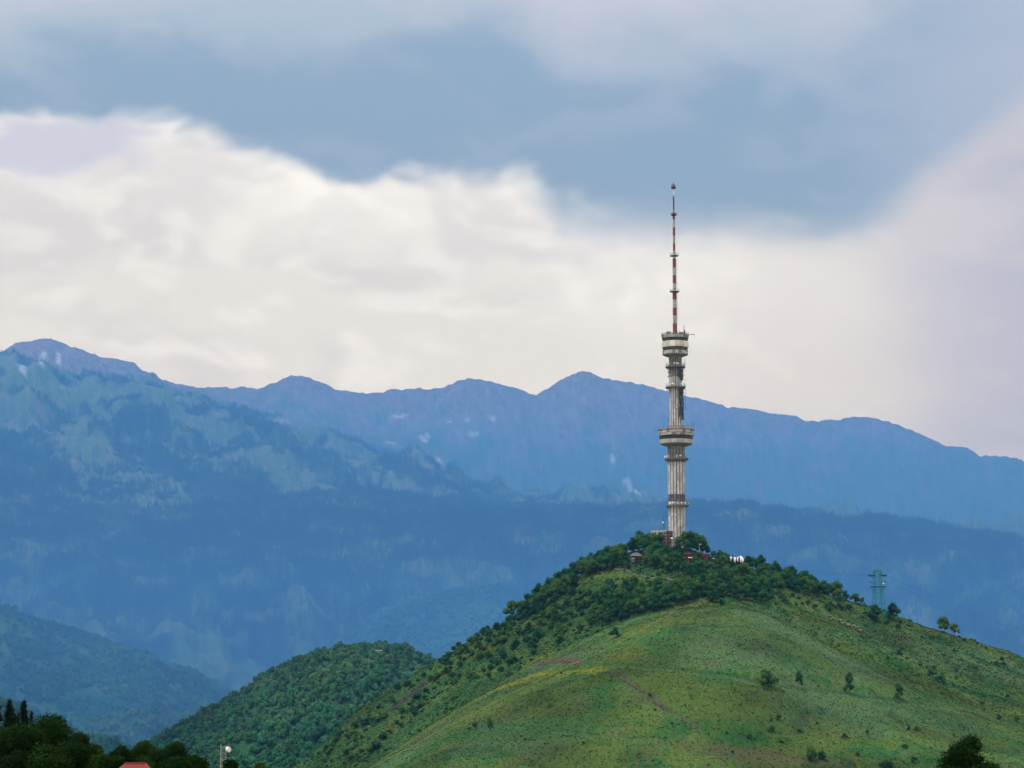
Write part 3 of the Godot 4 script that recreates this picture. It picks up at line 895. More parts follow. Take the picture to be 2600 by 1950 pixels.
func woods() -> void:
	R.seed = 71
	# spruces on the mountains
	var sp := spruce(3, 28.0, 9.0, 4, Color(1.0, 1.0, 1.0))
	var xf := []
	var cs := []
	while xf.size() < 90000:
		var az := R.randf_range(-0.25, 0.25)
		var r := sqrt(R.randf_range(9000.0 * 9000.0, 16300.0 * 16300.0))
		if xf.size() > 66000:
			r = R.randf_range(10700.0, 12500.0)
		var p := fan_p(RANGE, az, r)
		var f := forest(p, az, r)
		if R.randf() > f + 0.015:
			continue
		var s := R.randf_range(0.5, 1.0) + R.randf() * R.randf() * 1.0
		xf.append(Transform3D(turn_scale(Vector3(s, s * R.randf_range(0.9, 1.3), s)), p))
		var k := R.randf_range(0.7, 1.5)
		var lf := fan_col(RANGE, az, r)
		cs.append(Color(0.012 * k, 0.022 * k, 0.015 * k).lerp(Color(lf.r, lf.g, lf.b), 0.45))
	scatter("spruce_forest", sp, leaf_mat, xf, cs, "dark spruce forest covering the lower slopes of the far mountains", "forest")
	# leafy woods on the nearer hills
	var cr := []
	for i in 3:
		cr.append(crown(300 + i, 10.0, 9.0, 7, 230, 1.5, Color(1, 1, 1), 0.3, 2))
	var lots := [[WOOD, 2330.0, 3060.0, -0.21, 0.02, 9500, 1.05, "dense leafy wood covering the dark green hill beside the grassy ridge", 1.0], [LOW, 3350.0, 4000.0, -0.27, -0.13, 1500, 1.2, "leafy wood on the low knoll behind the dark trees", 1.0], [MIDL, 5000.0, 7400.0, -0.26, -0.06, 12000, 1.5, "hazy leafy wood on the broad blue-green foothill", 1.3], [MOUND, 7700.0, 9600.0, -0.11, 0.09, 8000, 1.7, "hazy wood on the rounded foothill below the mountains", 2.0]]
	for l in lots:
		var parts := [[[], []], [[], []], [[], []]]
		var n := 0
		while n < l[5]:
			var az := R.randf_range(l[3], l[4])
			var r := R.randf_range(l[1], l[2])
			var p := fan_p(l[0], az, r)
			var v := n_cov.get_noise_2d(p.x * 1.5, p.z * 1.5)
			n += 1
			if v > 0.25 and R.randf() < 0.5 * sstep(0.25, 0.5, v):
				continue
			var s: float = (R.randf_range(0.55, 1.2) + R.randf() * R.randf() * 0.8) * l[6]
			var w := R.randi() % 3
			var k := R.randf_range(0.7, 1.35)
			var hue := R.randf()
			parts[w][0].append(Transform3D(turn_scale(Vector3(s, s * R.randf_range(0.8, 1.25), s)), p - Vector3.UP * s))
			var tone: float = l[8] * (1.0 + 0.75 * n_cov.get_noise_2d(p.x * 0.9 + 2000.0, p.z * 0.5))
			var warm := n_cov.get_noise_2d(p.x * 0.6, p.z * 0.6 + 800.0)
			k *= tone
			parts[w][1].append(Color(0.042 * k * lerpf(0.6, 1.35, hue) * (1.0 + 0.5 * warm), 0.118 * k, 0.048 * k * (1.0 - 0.4 * warm)))
		for w in 3:
			scatter("leafy_wood", cr[w], leaf_mat, parts[w][0], parts[w][1], l[7], "wood")
	# low scrub, closed over the ridge's flank and along its crest
	var sc := [crown(330, 4.0, 2.4, 6, 150, 0.8, Color(1, 1, 1), 0.35, 2), crown(331, 4.6, 2.2, 7, 150, 0.8, Color(1, 1, 1), 0.35, 2)]
	for w in 2:
		xf = []
		cs = []
		var n := 0
		while n < 5200:
			n += 1
			var az := R.randf_range(-0.12, 0.21)
			var r := R.randf_range(1960.0, 2330.0)
			var p := fan_p(HILL, az, r)
			var v := n_grass.get_noise_2d(p.x * 0.8, p.z * 0.8 + 90.0)
			var dense := 0.5 * (1.0 - sstep(0.07, 0.11, az)) + 0.5 * sstep(0.09, 0.11, az) * sstep(2215.0, 2275.0, r)
			if R.randf() > dense * sstep(-0.15, 0.2, v) + 0.02:
				continue
			var s := R.randf_range(0.35, 1.1)
			var k := R.randf_range(0.7, 1.35)
			xf.append(Transform3D(turn_scale(Vector3(s * R.randf_range(0.9, 1.5), s, s)), p - Vector3.UP * 0.2))
			cs.append(Color(0.032 * k * R.randf_range(0.7, 1.5), 0.092 * k, 0.030 * k))
		scatter("low_scrub", sc[w], leaf_mat, xf, cs, "low green scrub closing over the ridge flank between the bushes", "scrub")
	# tufts of grass and herbs on the hill
	var tu := MB.new()
	for i in 7:
		var a := TAU * i / 7.0
		var u := Vector3(cos(a), 0, sin(a))
		var s := Vector3(-sin(a), 0, cos(a))
		var nn := (Vector3.UP * 0.5 - u * 0.3).normalized()
		tu.tri(u * 0.1 - s * 0.28, u * 0.1 + s * 0.28, u * R.randf_range(0.35, 0.7) + Vector3.UP * R.randf_range(0.45, 0.9), nn, nn, nn)
	var tm := tu.mesh()
	xf = []
	cs = []
	while xf.size() < 170000:
		var az := R.randf_range(-0.15, 0.25)
		var r := R.randf_range(1430.0, 2330.0)
		var c := fan_col(HILL, az, r)
		var p := fan_p(HILL, az, r)
		var v := n_grain.get_noise_2d(p.x * 0.25, p.z * 0.25)
		var s := R.randf_range(0.4, 1.05) * (1.0 + 0.6 * v) * (1.0 + 0.6 * sstep(1950.0, 2020.0, r))
		var k := R.randf_range(0.86, 1.22)
		xf.append(Transform3D(turn_scale(Vector3(s, s * R.randf_range(0.6, 1.1), s)), p))
		cs.append(Color(c.r * k * R.randf_range(0.85, 1.15), c.g * k, c.b * k))
	scatter("grass", tm, leaf_mat, xf, cs, "tufts of grass and herbs covering the hill", "grass")

# ---------------------------------------------------------------- trees and bushes one can tell apart
func looks(kind: int, size: float, small: float, large: float) -> String:
	return ("small " if size < small else "large " if size > large else "") + ["mid green ", "dark green ", "yellow-green "][kind % 3]

func greenery() -> void:
	var g1 := Color(0.026, 0.092, 0.028)
	var cr := []
	var tr := []
	for i in 7:
		var w := 13.5 + (i % 3) * 1.6
		cr.append(crown(400 + i, w, 15.5, 13 + i % 4, 1300, 1.0, [g1, Color(0.017, 0.070, 0.028), Color(0.048, 0.115, 0.026)][i % 3], 0.35, 0, 0.08))
		tr.append(trunk(400 + i, 13.0, 0.34, w))
	make_kind("tree", cr, tr)
	cr = []
	for i in 6:
		cr.append(crown(500 + i, 5.0, 3.6, 7, 420, 0.6, [Color(0.026, 0.088, 0.026), Color(0.017, 0.066, 0.026), Color(0.048, 0.112, 0.026)][i % 3], 0.32, 2))
	tr = []
	for i in 2:
		tr.append(trunk(520 + i, 2.6, 0.1, 4.0, 0.1))
	make_kind("bush", cr, tr)
	cr = []
	tr = []
	for i in 2:
		cr.append(crown(540 + i, 9.0, 11.0, 16, 1000, 0.7, [g1, Color(0.036, 0.095, 0.03)][i], 0.3, 0, 0.1, 0.8))
		tr.append(trunk(540 + i, 8.0, 0.2, 4.0))
	make_kind("slim", cr, tr)
	make_kind("pale", [crown(560, 6.0, 3.6, 7, 420, 0.6, Color(0.30, 0.31, 0.25), 0.5, 2), crown(561, 6.0, 3.6, 7, 420, 0.6, Color(0.24, 0.13, 0.12), 0.5, 2)], [tr[0]])
	R.seed = 77
	# the wood on the hilltop: where trunks stand, in photo pixels
	var taken := []
	var lots := [
		[[1300, 1572, 1340, 1538, 1400, 1500, 1460, 1462, 1505, 1432, 1560, 1408, 1640, 1400, 1672, 1402, 1690, 1430, 1600, 1446, 1530, 1450, 1480, 1474, 1450, 1504, 1400, 1532, 1345, 1575], 66, 11.5, 1.0, "leafy tree in the dense wood on the hilltop's steep shoulder"],
		[[1590, 1432, 1700, 1424, 1735, 1432, 1750, 1462, 1640, 1466, 1600, 1448], 24, 11.0, 1.0, "leafy tree in the wood just below the concrete tower"],
		[[1745, 1430, 1800, 1438, 1870, 1450, 1950, 1478, 1990, 1498, 1975, 1520, 1900, 1528, 1800, 1520, 1740, 1500, 1700, 1490, 1720, 1466], 60, 11.5, 0.9, "leafy tree in the wood below the white domed hall"],
		[[1560, 1494, 1640, 1496, 1720, 1500, 1800, 1524, 1850, 1532, 1770, 1534, 1680, 1546, 1600, 1570, 1540, 1590, 1500, 1588, 1510, 1540], 56, 11.5, 0.85, "leafy tree in the belt of wood above the grassy spur"],
		[[1890, 1436, 1960, 1452, 2040, 1478, 2100, 1500, 2130, 1518, 2080, 1520, 2000, 1498, 1930, 1470], 34, 10.0, 0.95, "leafy tree in the dark row along the ridge crest"]]
	for l in lots:
		for p: Vector2 in inside(poly(l[0]), l[1], l[2], int(l[0][0]), taken):
			var hides := false
			for k in [[1600, 1402, 1632, 1424], [1738, 1402, 1762, 1424], [1784, 1402, 1804, 1420], [1850, 1408, 1890, 1430], [1560, 1446, 1736, 1474]]:
				if p.x > k[0] - 13 and p.x < k[2] + 13 and p.y > k[1] + 4 and p.y - 36 * l[3] < k[3]:
					hides = true
			if hides:
				continue
			var s: float = l[3] * R.randf_range(0.75, 1.3)
			var kd := R.randi() % 7
			plant("leafy_tree", "tree", kd, hit(HILL, p.x, p.y, 1960.0), Vector3(s * R.randf_range(0.9, 1.2), s, s), looks(kd, s / l[3], 0.95, 1.12) + l[4], "tree", "trees of the hilltop wood")
	# the crowns beside the tower's foot
	for a in [[1502, 1410, 1.15], [1545, 1403, 1.0], [1622, 1394, 1.35], [1640, 1402, 1.2], [1660, 1404, 0.95], [1680, 1418, 0.9], [1738, 1400, 1.35], [1752, 1401, 1.4], [1768, 1402, 1.35], [1784, 1404, 1.2], [1776, 1400, 1.2], [1722, 1410, 0.9], [1575, 1404, 0.9], [1470, 1440, 1.1], [1674, 1397, 1.2], [1661, 1397, 1.25], [1648, 1399, 1.2], [1582, 1420, 0.8], [1645, 1424, 0.9], [1690, 1426, 0.85]]:
		plant("leafy_tree", "tree", R.randi() % 7, hit(HILL, a[0], a[1], 2150.0), Vector3.ONE * a[2], "tall leafy tree at the foot of the concrete tower", "tree", "trees round the tower's foot")
	for a in [[1642, 1442, 0.9], [1662, 1446, 0.95], [1690, 1449, 1.0], [1715, 1452, 0.95], [1576, 1442, 0.85], [1552, 1444, 0.95], [1532, 1448, 0.9], [1737, 1458, 0.85], [1770, 1452, 0.75], [1702, 1438, 0.9], [1674, 1432, 1.0], [1592, 1444, 0.6], [1752, 1462, 0.8], [1520, 1430, 1.0], [1542, 1426, 1.0], [1562, 1426, 0.95], [1586, 1414, 0.85], [1502, 1442, 1.0], [1488, 1456, 0.9], [1728, 1433, 0.85], [1770, 1438, 0.6], [1640, 1420, 0.8], [1592, 1428, 0.5]]:
		plant("leafy_tree", "tree", R.randi() % 7, hit(HILL, a[0], a[1], 2050.0), Vector3.ONE * a[2], "leafy tree between the hilltop houses and the grassy clearing", "tree", "trees above the clearing")
	for a in [[1812, 1424, 0.7], [1828, 1424, 0.75], [1842, 1428, 0.7], [1802, 1436, 0.6], [1760, 1430, 0.45], [1776, 1420, 0.5], [1898, 1436, 0.85], [1910, 1442, 0.85], [1822, 1436, 0.7]]:
		plant("leafy_tree", "tree", R.randi() % 7, hit(HILL, a[0], a[1], 2100.0), Vector3.ONE * a[2], "small leafy tree between the red buildings and the white dome", "tree", "trees among the hilltop buildings")
	# thinner trees further along the crest
	var row := [[2146, 1526, 0.7], [2172, 1534, 0.75], [2190, 1530, 0.5], [2120, 1522, 0.6], [2135, 1532, 0.55], [2018, 1500, 0.8]]
	for a in row:
		plant("leafy_tree", "tree", R.randi() % 7, hit(HILL, a[0], a[1], 1960.0), Vector3.ONE * a[2], "small tree among bushes on the crest before the green pylon", "tree", "trees before the pylon")
	plant("leafy_tree", "tree", 1, hit(HILL, 2268, 1578, 1960.0), Vector3(1.5, 1.2, 1.4), "broad dark tree standing beside the green pylon", "tree", "")
	plant("leafy_tree", "tree", 4, hit(HILL, 2224, 1577, 1960.0), Vector3(1.35, 1.05, 1.3), "low dark tree covering the green pylon's foot", "tree", "")
	plant("leafy_tree", "tree", 2, hit(HILL, 2398, 1606, 1960.0), Vector3(1.15, 1.1, 1.1), "taller of two trees by the curved wall on the crest", "tree", "")
	plant("leafy_tree", "tree", 5, hit(HILL, 2424, 1613, 1960.0), Vector3(0.9, 0.85, 0.9), "smaller of two trees by the curved wall on the crest", "tree", "")
	plant("leafy_tree", "tree", 0, hit(HILL, 1937, 1532, 1700.0), Vector3(0.95, 0.95, 0.95), "lone round tree standing in grass at the spur's saddle", "tree", "")
	plant("leafy_tree", "tree", 3, hit(HILL, 1560, 1620, 1600.0), Vector3(0.75, 0.62, 0.75), "small round tree by the yellow pipe on the spur", "tree", "")
	plant("leafy_tree", "tree", 6, hit(HILL, 1686, 1540, 1960.0), Vector3(0.7, 0.7, 0.7), "small tree with bare trunk behind the spur's pale crest", "tree", "")
	# slim trees along the terrace
	plant("slim_tree", "slim", 0, hit(HILL, 2028, 1752), Vector3(0.8, 1.3, 0.8), "short slim tree beside the big dark bush on the terrace", "tree", "")
	plant("slim_tree", "slim", 1, hit(HILL, 2157, 1766), Vector3(1.0, 1.65, 1.0), "tallest slim tree standing on the terrace line", "tree", "")
	plant("slim_tree", "slim", 1, hit(HILL, 2283, 1776), Vector3(0.95, 1.25, 0.95), "slim tree with rounded top and dark foot on the terrace", "tree", "")
	plant("slim_tree", "slim", 0, hit(HILL, 2132, 1536, 1960.0), Vector3(0.7, 0.9, 0.7), "slim leaning tree standing clear of the crest", "tree", "")
	# bushes
	var named := [[1950, 1742, 3.3, 3.7, "big dark bush on the terrace beside the short slim tree"], [955, 1905, 2.6, 2.6, "large dark bush under the edge of the yellow flower slope"], [2392, 1735, 2.4, 2.0, "widest bush of the green cluster on the far slope"], [2362, 1718, 1.8, 2.0, "bush at the upper end of the green cluster"], [2060, 1930, 1.9, 2.6, "tall twin-topped bush low on the grassy slope"], [2086, 1932, 1.6, 1.9, "small bush touching the tall twin-topped one"], [2250, 1948, 2.2, 2.0, "dark bush low on the slope behind the yellow boom"], [1244, 1849, 1.1, 2.4, "upright bush on a low terrace of the spur"], [1206, 1848, 1.1, 1.2, "small bush beside the upright one on the low terrace"]]
	for a in named:
		plant("bush", "bush", R.randi() % 6, hit(HILL, a[0], a[1]), Vector3(a[2], a[3], a[2]), a[4], "bush", "")
	var belts := [
		[[1180, 1622, 1260, 1590, 1330, 1560, 1400, 1530, 1500, 1500, 1530, 1520, 1500, 1590, 1420, 1635, 1330, 1680, 1250, 1720, 1150, 1740, 1110, 1690], 120, 9.0, 0.8, 1.7, 1900.0, "bush in the thicket on the ridge flank above the spur"],
		[[780, 1935, 850, 1875, 920, 1815, 1010, 1745, 1110, 1690, 1150, 1745, 1080, 1800, 1010, 1860, 930, 1930, 870, 1948], 55, 11.0, 0.6, 1.5, 1900.0, "bush scattered on the lower flank of the ridge"],
		[[1400, 1520, 1480, 1480, 1700, 1480, 1760, 1500, 1960, 1520, 1960, 1535, 1880, 1538, 1780, 1536, 1660, 1550, 1540, 1590, 1480, 1600], 34, 9.0, 0.8, 1.5, 1960.0, "bush growing between the trees of the hilltop wood"],
		[[1960, 1510, 2060, 1520, 2160, 1545, 2240, 1570, 2330, 1590, 2300, 1600, 2200, 1580, 2100, 1555, 2000, 1535], 22, 8.0, 0.6, 1.2, 1900.0, "bush on the crest between the wood and the pylon"],
		[[2300, 1600, 2450, 1625, 2600, 1680, 2600, 1850, 2450, 1800, 2330, 1740, 2250, 1680], 34, 12.0, 0.3, 0.9, 1700.0, "bush scattered on the far slope below the curved wall"],
		[[2100, 1810, 2350, 1830, 2600, 1870, 2600, 1945, 2300, 1945, 2000, 1945, 1700, 1945, 1800, 1840], 20, 16.0, 0.3, 0.9, 1400.0, "bush scattered low on the grassy slope"],
		[[1300, 1790, 1560, 1770, 1800, 1650, 2000, 1660, 2000, 1720, 1700, 1900, 1300, 1940, 1050, 1935], 14, 18.0, 0.2, 0.5, 1400.0, "small bush alone in the spur's grass"]]
	taken = []
	for l in belts:
		for p: Vector2 in inside(poly(l[0]), l[1], l[2], int(l[0][1]) + 7, taken):
			var s := R.randf_range(l[3], l[4]) * 1.4
			var kd := R.randi() % 6
			plant("bush", "bush", kd, hit(HILL, p.x, p.y, l[5]), Vector3(s * R.randf_range(0.9, 1.3), s * R.randf_range(0.8, 1.2), s), looks(kd, (s / 1.4 - l[3]) / (l[4] - l[3]), 0.35, 0.7) + l[6], "bush", "bushes on the hill")
	for i in 9:
		var t := i / 8.0
		var s := R.randf_range(0.55, 0.85)
		plant("blossom_bush", "pale", 0, hit(HILL, lerpf(2095, 2188, t) + R.randf_range(-4, 4), lerpf(1562, 1604, t) + R.randf_range(-4, 6)), Vector3(s * 1.3, s, s), "white blossoming bush in the pale strip on the slope", "bush", "white blossoming bushes")
	for a in [[1818, 1530, 1.0], [1832, 1532, 0.8], [1888, 1534, 0.9], [1900, 1537, 0.7]]:
		plant("blossom_bush", "pale", 1, hit(HILL, a[0], a[1], 1850.0), Vector3(a[2] * 1.2, a[2], a[2]), "pinkish blossoming bush at the wood's edge on the spur", "bush", "pink blossoming bushes")
	# dark spruces before the white dome
	var sm := [spruce(31, 13.0, 5.0, 9, Color(0.012, 0.030, 0.020)), spruce(32, 13.0, 4.4, 9, Color(0.014, 0.034, 0.022))]
	for a in [[1852, 1432, 0.9], [1861, 1436, 1.0], [1870, 1438, 0.8], [1877, 1440, 1.05], [1884, 1442, 0.75], [1858, 1441, 0.8]]:
		var o := thing("spruce_tree", "dark pointed spruce standing before the white domed hall", "tree", hit(HILL, a[0], a[1], 2100.0), "spruces before the dome")
		o.scale = Vector3.ONE * a[2]
		obj("crown", sm[int(a[0]) % 2], leaf_mat, o)

func near_trees() -> void:
	# photo x, y of the top, width in pixels, distance, form, label
	var lots := [
		[130, 1812, 200, 172.0, 0, "largest dark round tree standing before the foothill"],
		[40, 1838, 190, 150.0, 0, "dark spreading tree below the two pointed poplars"],
		[205, 1858, 90, 176.0, 0, "dark tree leaning out beside the largest round tree"],
		[246, 1890, 62, 190.0, 0, "small yellowish green tree between the dark trees"],
		[302, 1893, 100, 215.0, 0, "dark tree behind the red roof's lower end"],
		[360, 1881, 120, 225.0, 0, "broad dark tree behind the red roof"],
		[440, 1884, 110, 218.0, 0, "dark tree at the end of the row behind the red roof"],
		[445, 1921, 130, 150.0, 0, "dark tree growing in front of the red roof's end"],
		[255, 1918, 110, 160.0, 0, "dark tree in front of the red roof's low corner"],
		[120, 1890, 210, 138.0, 0, "dark low tree in front of the largest round tree"],
		[584, 1927, 66, 190.0, 0, "dark treetop before the small dish mast"],
		[668, 1939, 62, 190.0, 0, "olive green treetop beside the dish mast"],
		[78, 1848, 170, 166.0, 0, "dark tree filling the gap under the poplars"],
		[182, 1884, 130, 152.0, 0, "dark low tree between the largest tree and the yellowish one"],
		[400, 1898, 130, 206.0, 0, "dark tree in the row between its two broad neighbours"],
		[500, 1915, 80, 200.0, 0, "small dark tree ending the row beside the dish mast"],
		[2452, 1866, 172, 165.0, 0, "dark round tree with a pointed tip before the grassy hill"]]
	for i in lots.size():
		var l: Array = lots[i]
		var top := pt(l[0], l[1], l[3])
		var h := top.y + 19.2
		var w: float = l[2] * l[3] / F
		var o := thing("dark_tree", l[5], "tree", Vector3(top.x, -19.2, top.z))
		var col: Color = [Color(0.0075, 0.026, 0.0035), Color(0.006, 0.022, 0.004), Color(0.010, 0.030, 0.003)][i % 3]
		if i == 3 or i == 11:
			col = Color(0.026, 0.050, 0.006)
		var cr := MB.new()
		var ch := minf(h, w * 1.15)
		var cm := obj("crown", crown(700 + i, w, ch, 26, 22000 if w > 3.0 else 10000, 0.17 if w > 3.0 else 0.11, col, 0.45, 0, 0.0, 0.5), leaf_mat, o)
		cm.position.y = h - ch
		obj("trunk", trunk(700 + i, h, 0.2, w), bark_mat, o)
	for a in [[25, 1772, 46, 232.0, 0, "leafier poplar with several spires above the dark trees"], [61, 1776, 40, 236.0, 1, "narrow dark poplar with a single tall spire"]]:
		var top := pt(a[0], a[1], a[3])
		var h := top.y + 19.5
		var w: float = a[2] * a[3] / F
		var o := thing("poplar", a[5], "tree", Vector3(top.x, -19.5, top.z))
		obj("crown", crown(760 + a[4], w, h, 60, 12000, 0.14, Color(0.005, 0.014, 0.004), 0.4, 1, 0.55, 0.5), leaf_mat, o)
		for k in 3:
			var q := obj("crown", crown(770 + k + a[4] * 5, w * 0.6, h - R.randf_range(0.6, 1.7), 50, 6000, 0.13, Color(0.005, 0.014, 0.004), 0.4, 1, 0.55, 0.5), leaf_mat, o)
			q.position = Vector3([-0.5, 0.45, 0.2][k] * w, 0, [0.1, -0.2, 0.3][k] * w)
		obj("trunk", trunk(760 + a[4], h, 0.16, w), bark_mat, o)

# ---------------------------------------------------------------- the television tower
var tower_at: Vector3
func up_to(y: float) -> float:      # height above the tower's foot of what the photo shows in row y on its axis
	var lo := tower_at.y - 50.0
	var hi := tower_at.y + 600.0
	for i in 40:
		var m := (lo + hi) * 0.5
		if proj(Vector3(tower_at.x, m, tower_at.z)).y > y:
			lo = m
		else:
			hi = m
	return lo - tower_at.y

func px(n: float, h: float) -> float:      # n pixels of the photo at height h on the tower, in metres
	var c := Basis(Vector3.RIGHT, -PITCH) * (tower_at + Vector3.UP * h)
	return n * -c.z / F

func stain_mat(c: Color, seed_: int, lo: float, tile: float, rough := 0.9) -> StandardMaterial3D:
	var m := mat(c, rough)
	m.albedo_texture = grain_tex(seed_, 0.012, lo, 1.0, 512)
	m.uv1_triplanar = true
	m.uv1_world_triplanar = true
	m.uv1_scale = Vector3(1.0 / tile, 0.4 / tile, 1.0 / tile)
	return m

func ring(b: MB, r: float, y: float, w: float, seg := 40) -> void:
	for k in seg:
		var a := TAU * k / seg
		var c := TAU * (k + 1) / seg
		b.rod(Vector3(sin(a) * r, y, cos(a) * r), Vector3(sin(c) * r, y, cos(c) * r), w)

func drum(b: MB, at: Vector3, facing: Vector3, rad: float, deep: float) -> void:
	var f := facing.normalized()
	var s := f.cross(Vector3.UP).normalized()
	var t := s.cross(f)
	var seg := 14
	for k in seg:
		var a := TAU * k / seg
		var c := TAU * (k + 1) / seg
		var u := s * cos(a) + t * sin(a)
		var w := s * cos(c) + t * sin(c)
		b.quadn(at + w * rad, at + u * rad, at + u * rad + f * deep, at + w * rad + f * deep, w, u, u, w)
		b.tri(at + f * deep, at + w * rad + f * deep, at + u * rad + f * deep, f, f, f)
		b.tri(at, at + u * rad, at + w * rad, -f, -f, -f)

func at_angle(deg: float, r: float, y: float) -> Vector3:
	return Vector3(sin(deg_to_rad(deg)) * r, y, cos(deg_to_rad(deg)) * r)

func panel_rows(t: Node3D, core: MeshInstance3D, rows: Array, half: float, count: int, mats: Array, special: Dictionary) -> void:
	for i in rows.size() - 1:
		var y0 := up_to(rows[i])
		var y1 := up_to(rows[i + 1])
		var r := px(half, (y0 + y1) * 0.5)
		var b := MB.new()
		b.shell(r, y0 + 0.06, r, y1 - 0.06, PI / count - 0.46 / r, 0.55, 3)
		var m := b.mesh()
		for k in count:
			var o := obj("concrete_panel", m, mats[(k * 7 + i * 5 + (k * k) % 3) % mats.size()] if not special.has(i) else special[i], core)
			o.rotation.y = TAU * (k + 0.5) / count

func platform(t: Node3D, row: float, half: float, inner: float, rail: float, brackets: int, steel: Material, seed_: int, kit: int) -> void:
	R.seed = seed_
	var y := up_to(row)
	var r := px(half, y)
	var ri := px(inner, y) - 0.3
	var b := MB.new()
	b.lathe([[ri, y - 0.3], [r, y - 0.3], [r, y + 0.35], [ri, y + 0.35]], 40)
	ring(b, r - 0.25, y - 0.5, 0.5)
	var o := obj("platform", b.mesh(), steel, t)
	var w := MB.new()
	for k in 28:
		var a := 360.0 * k / 28
		w.rod(at_angle(a, r - 0.15, y + 0.3), at_angle(a, r - 0.15, y + rail), 0.14)
	for q in [0.35, 0.68, 1.0]:
		ring(w, r - 0.15, y + rail * q, 0.16)
	obj("railing", w.mesh(), rail_mat, o)
	for k in brackets:
		var s := MB.new()
		var a := 360.0 * (k + 0.5) / brackets
		s.rod(at_angle(a, r - 0.4, y - 0.3), at_angle(a, ri + 0.2, y - px(10.0, y)), 0.34)
		s.rod(at_angle(a, ri, y - 0.5), at_angle(a, r - 0.3, y - 0.5), 0.34)
		obj("bracket", s.mesh(), steel, o)
	for k in kit:
		var a := R.randf_range(-100.0, 100.0)
		var what := R.randi() % 4
		var e := MB.new()
		if what == 0:
			drum(e, at_angle(a, r - 0.6, y + R.randf_range(1.6, 3.0)), at_angle(a, 1.0, 0.0), R.randf_range(0.6, 1.1), 0.8)
			obj("dish_antenna", e.mesh(), white_mat, o)
		elif what == 1:
			e.box(at_angle(a, r - 0.1, y + 2.2), Vector3(0.7, 2.4, 0.5), Basis(Vector3.UP, deg_to_rad(a)))
			obj("panel_antenna", e.mesh(), white_mat, o)
		elif what == 2:
			e.rod(at_angle(a, r, y - 0.2), at_angle(a, r, y + R.randf_range(4.0, 7.0)), 0.2)
			obj("whip_antenna", e.mesh(), steel, o)
		else:
			e.box(at_angle(a, r - 1.2, y + 1.0), Vector3(1.2, 1.4, 0.9), Basis(Vector3.UP, deg_to_rad(a)))
			obj("cabinet", e.mesh(), grey_mat, o)

var rail_mat: Material
var white_mat: Material
var grey_mat: Material

# a band of windows: dark glass set back behind a zigzag of struts
func window_band(t: Node3D, y0: float, y1: float, r0: float, r1: float, count: int, glass: Material, strut: Material) -> void:
	var b := MB.new()
	b.lathe([[r0 - 1.3, y0 - 0.1], [r1 - 1.3, y1 + 0.1]], 48)
	var o := obj("window_band", b.mesh(), glass, t)
	for k in count:
		var a := 360.0 * k / count
		var c := 360.0 * (k + 1) / count
		var s := MB.new()
		s.rod(at_angle(a, r1 - 0.6, y1), at_angle((a + c) * 0.5, r0 - 0.6, y0), 0.42)
		s.rod(at_angle((a + c) * 0.5, r0 - 0.6, y0), at_angle(c, r1 - 0.6, y1), 0.42)
		obj("strut", s.mesh(), strut, o)

func clad_band(t: Node3D, called: String, rows: Array, count: int, m: Array, gap := 0.12) -> void:      # rows: [height, radius] from the bottom up
	for k in count:
		var b := MB.new()
		for i in rows.size() - 1:
			b.shell(rows[i][1], rows[i][0], rows[i + 1][1], rows[i + 1][0], PI / count - gap / rows[i][1], 0.5, 3)
		var o := obj(called, b.mesh(), m[(k * 5 + k / 3) % m.size()], t)
		o.rotation.y = TAU * (k + 0.5) / count

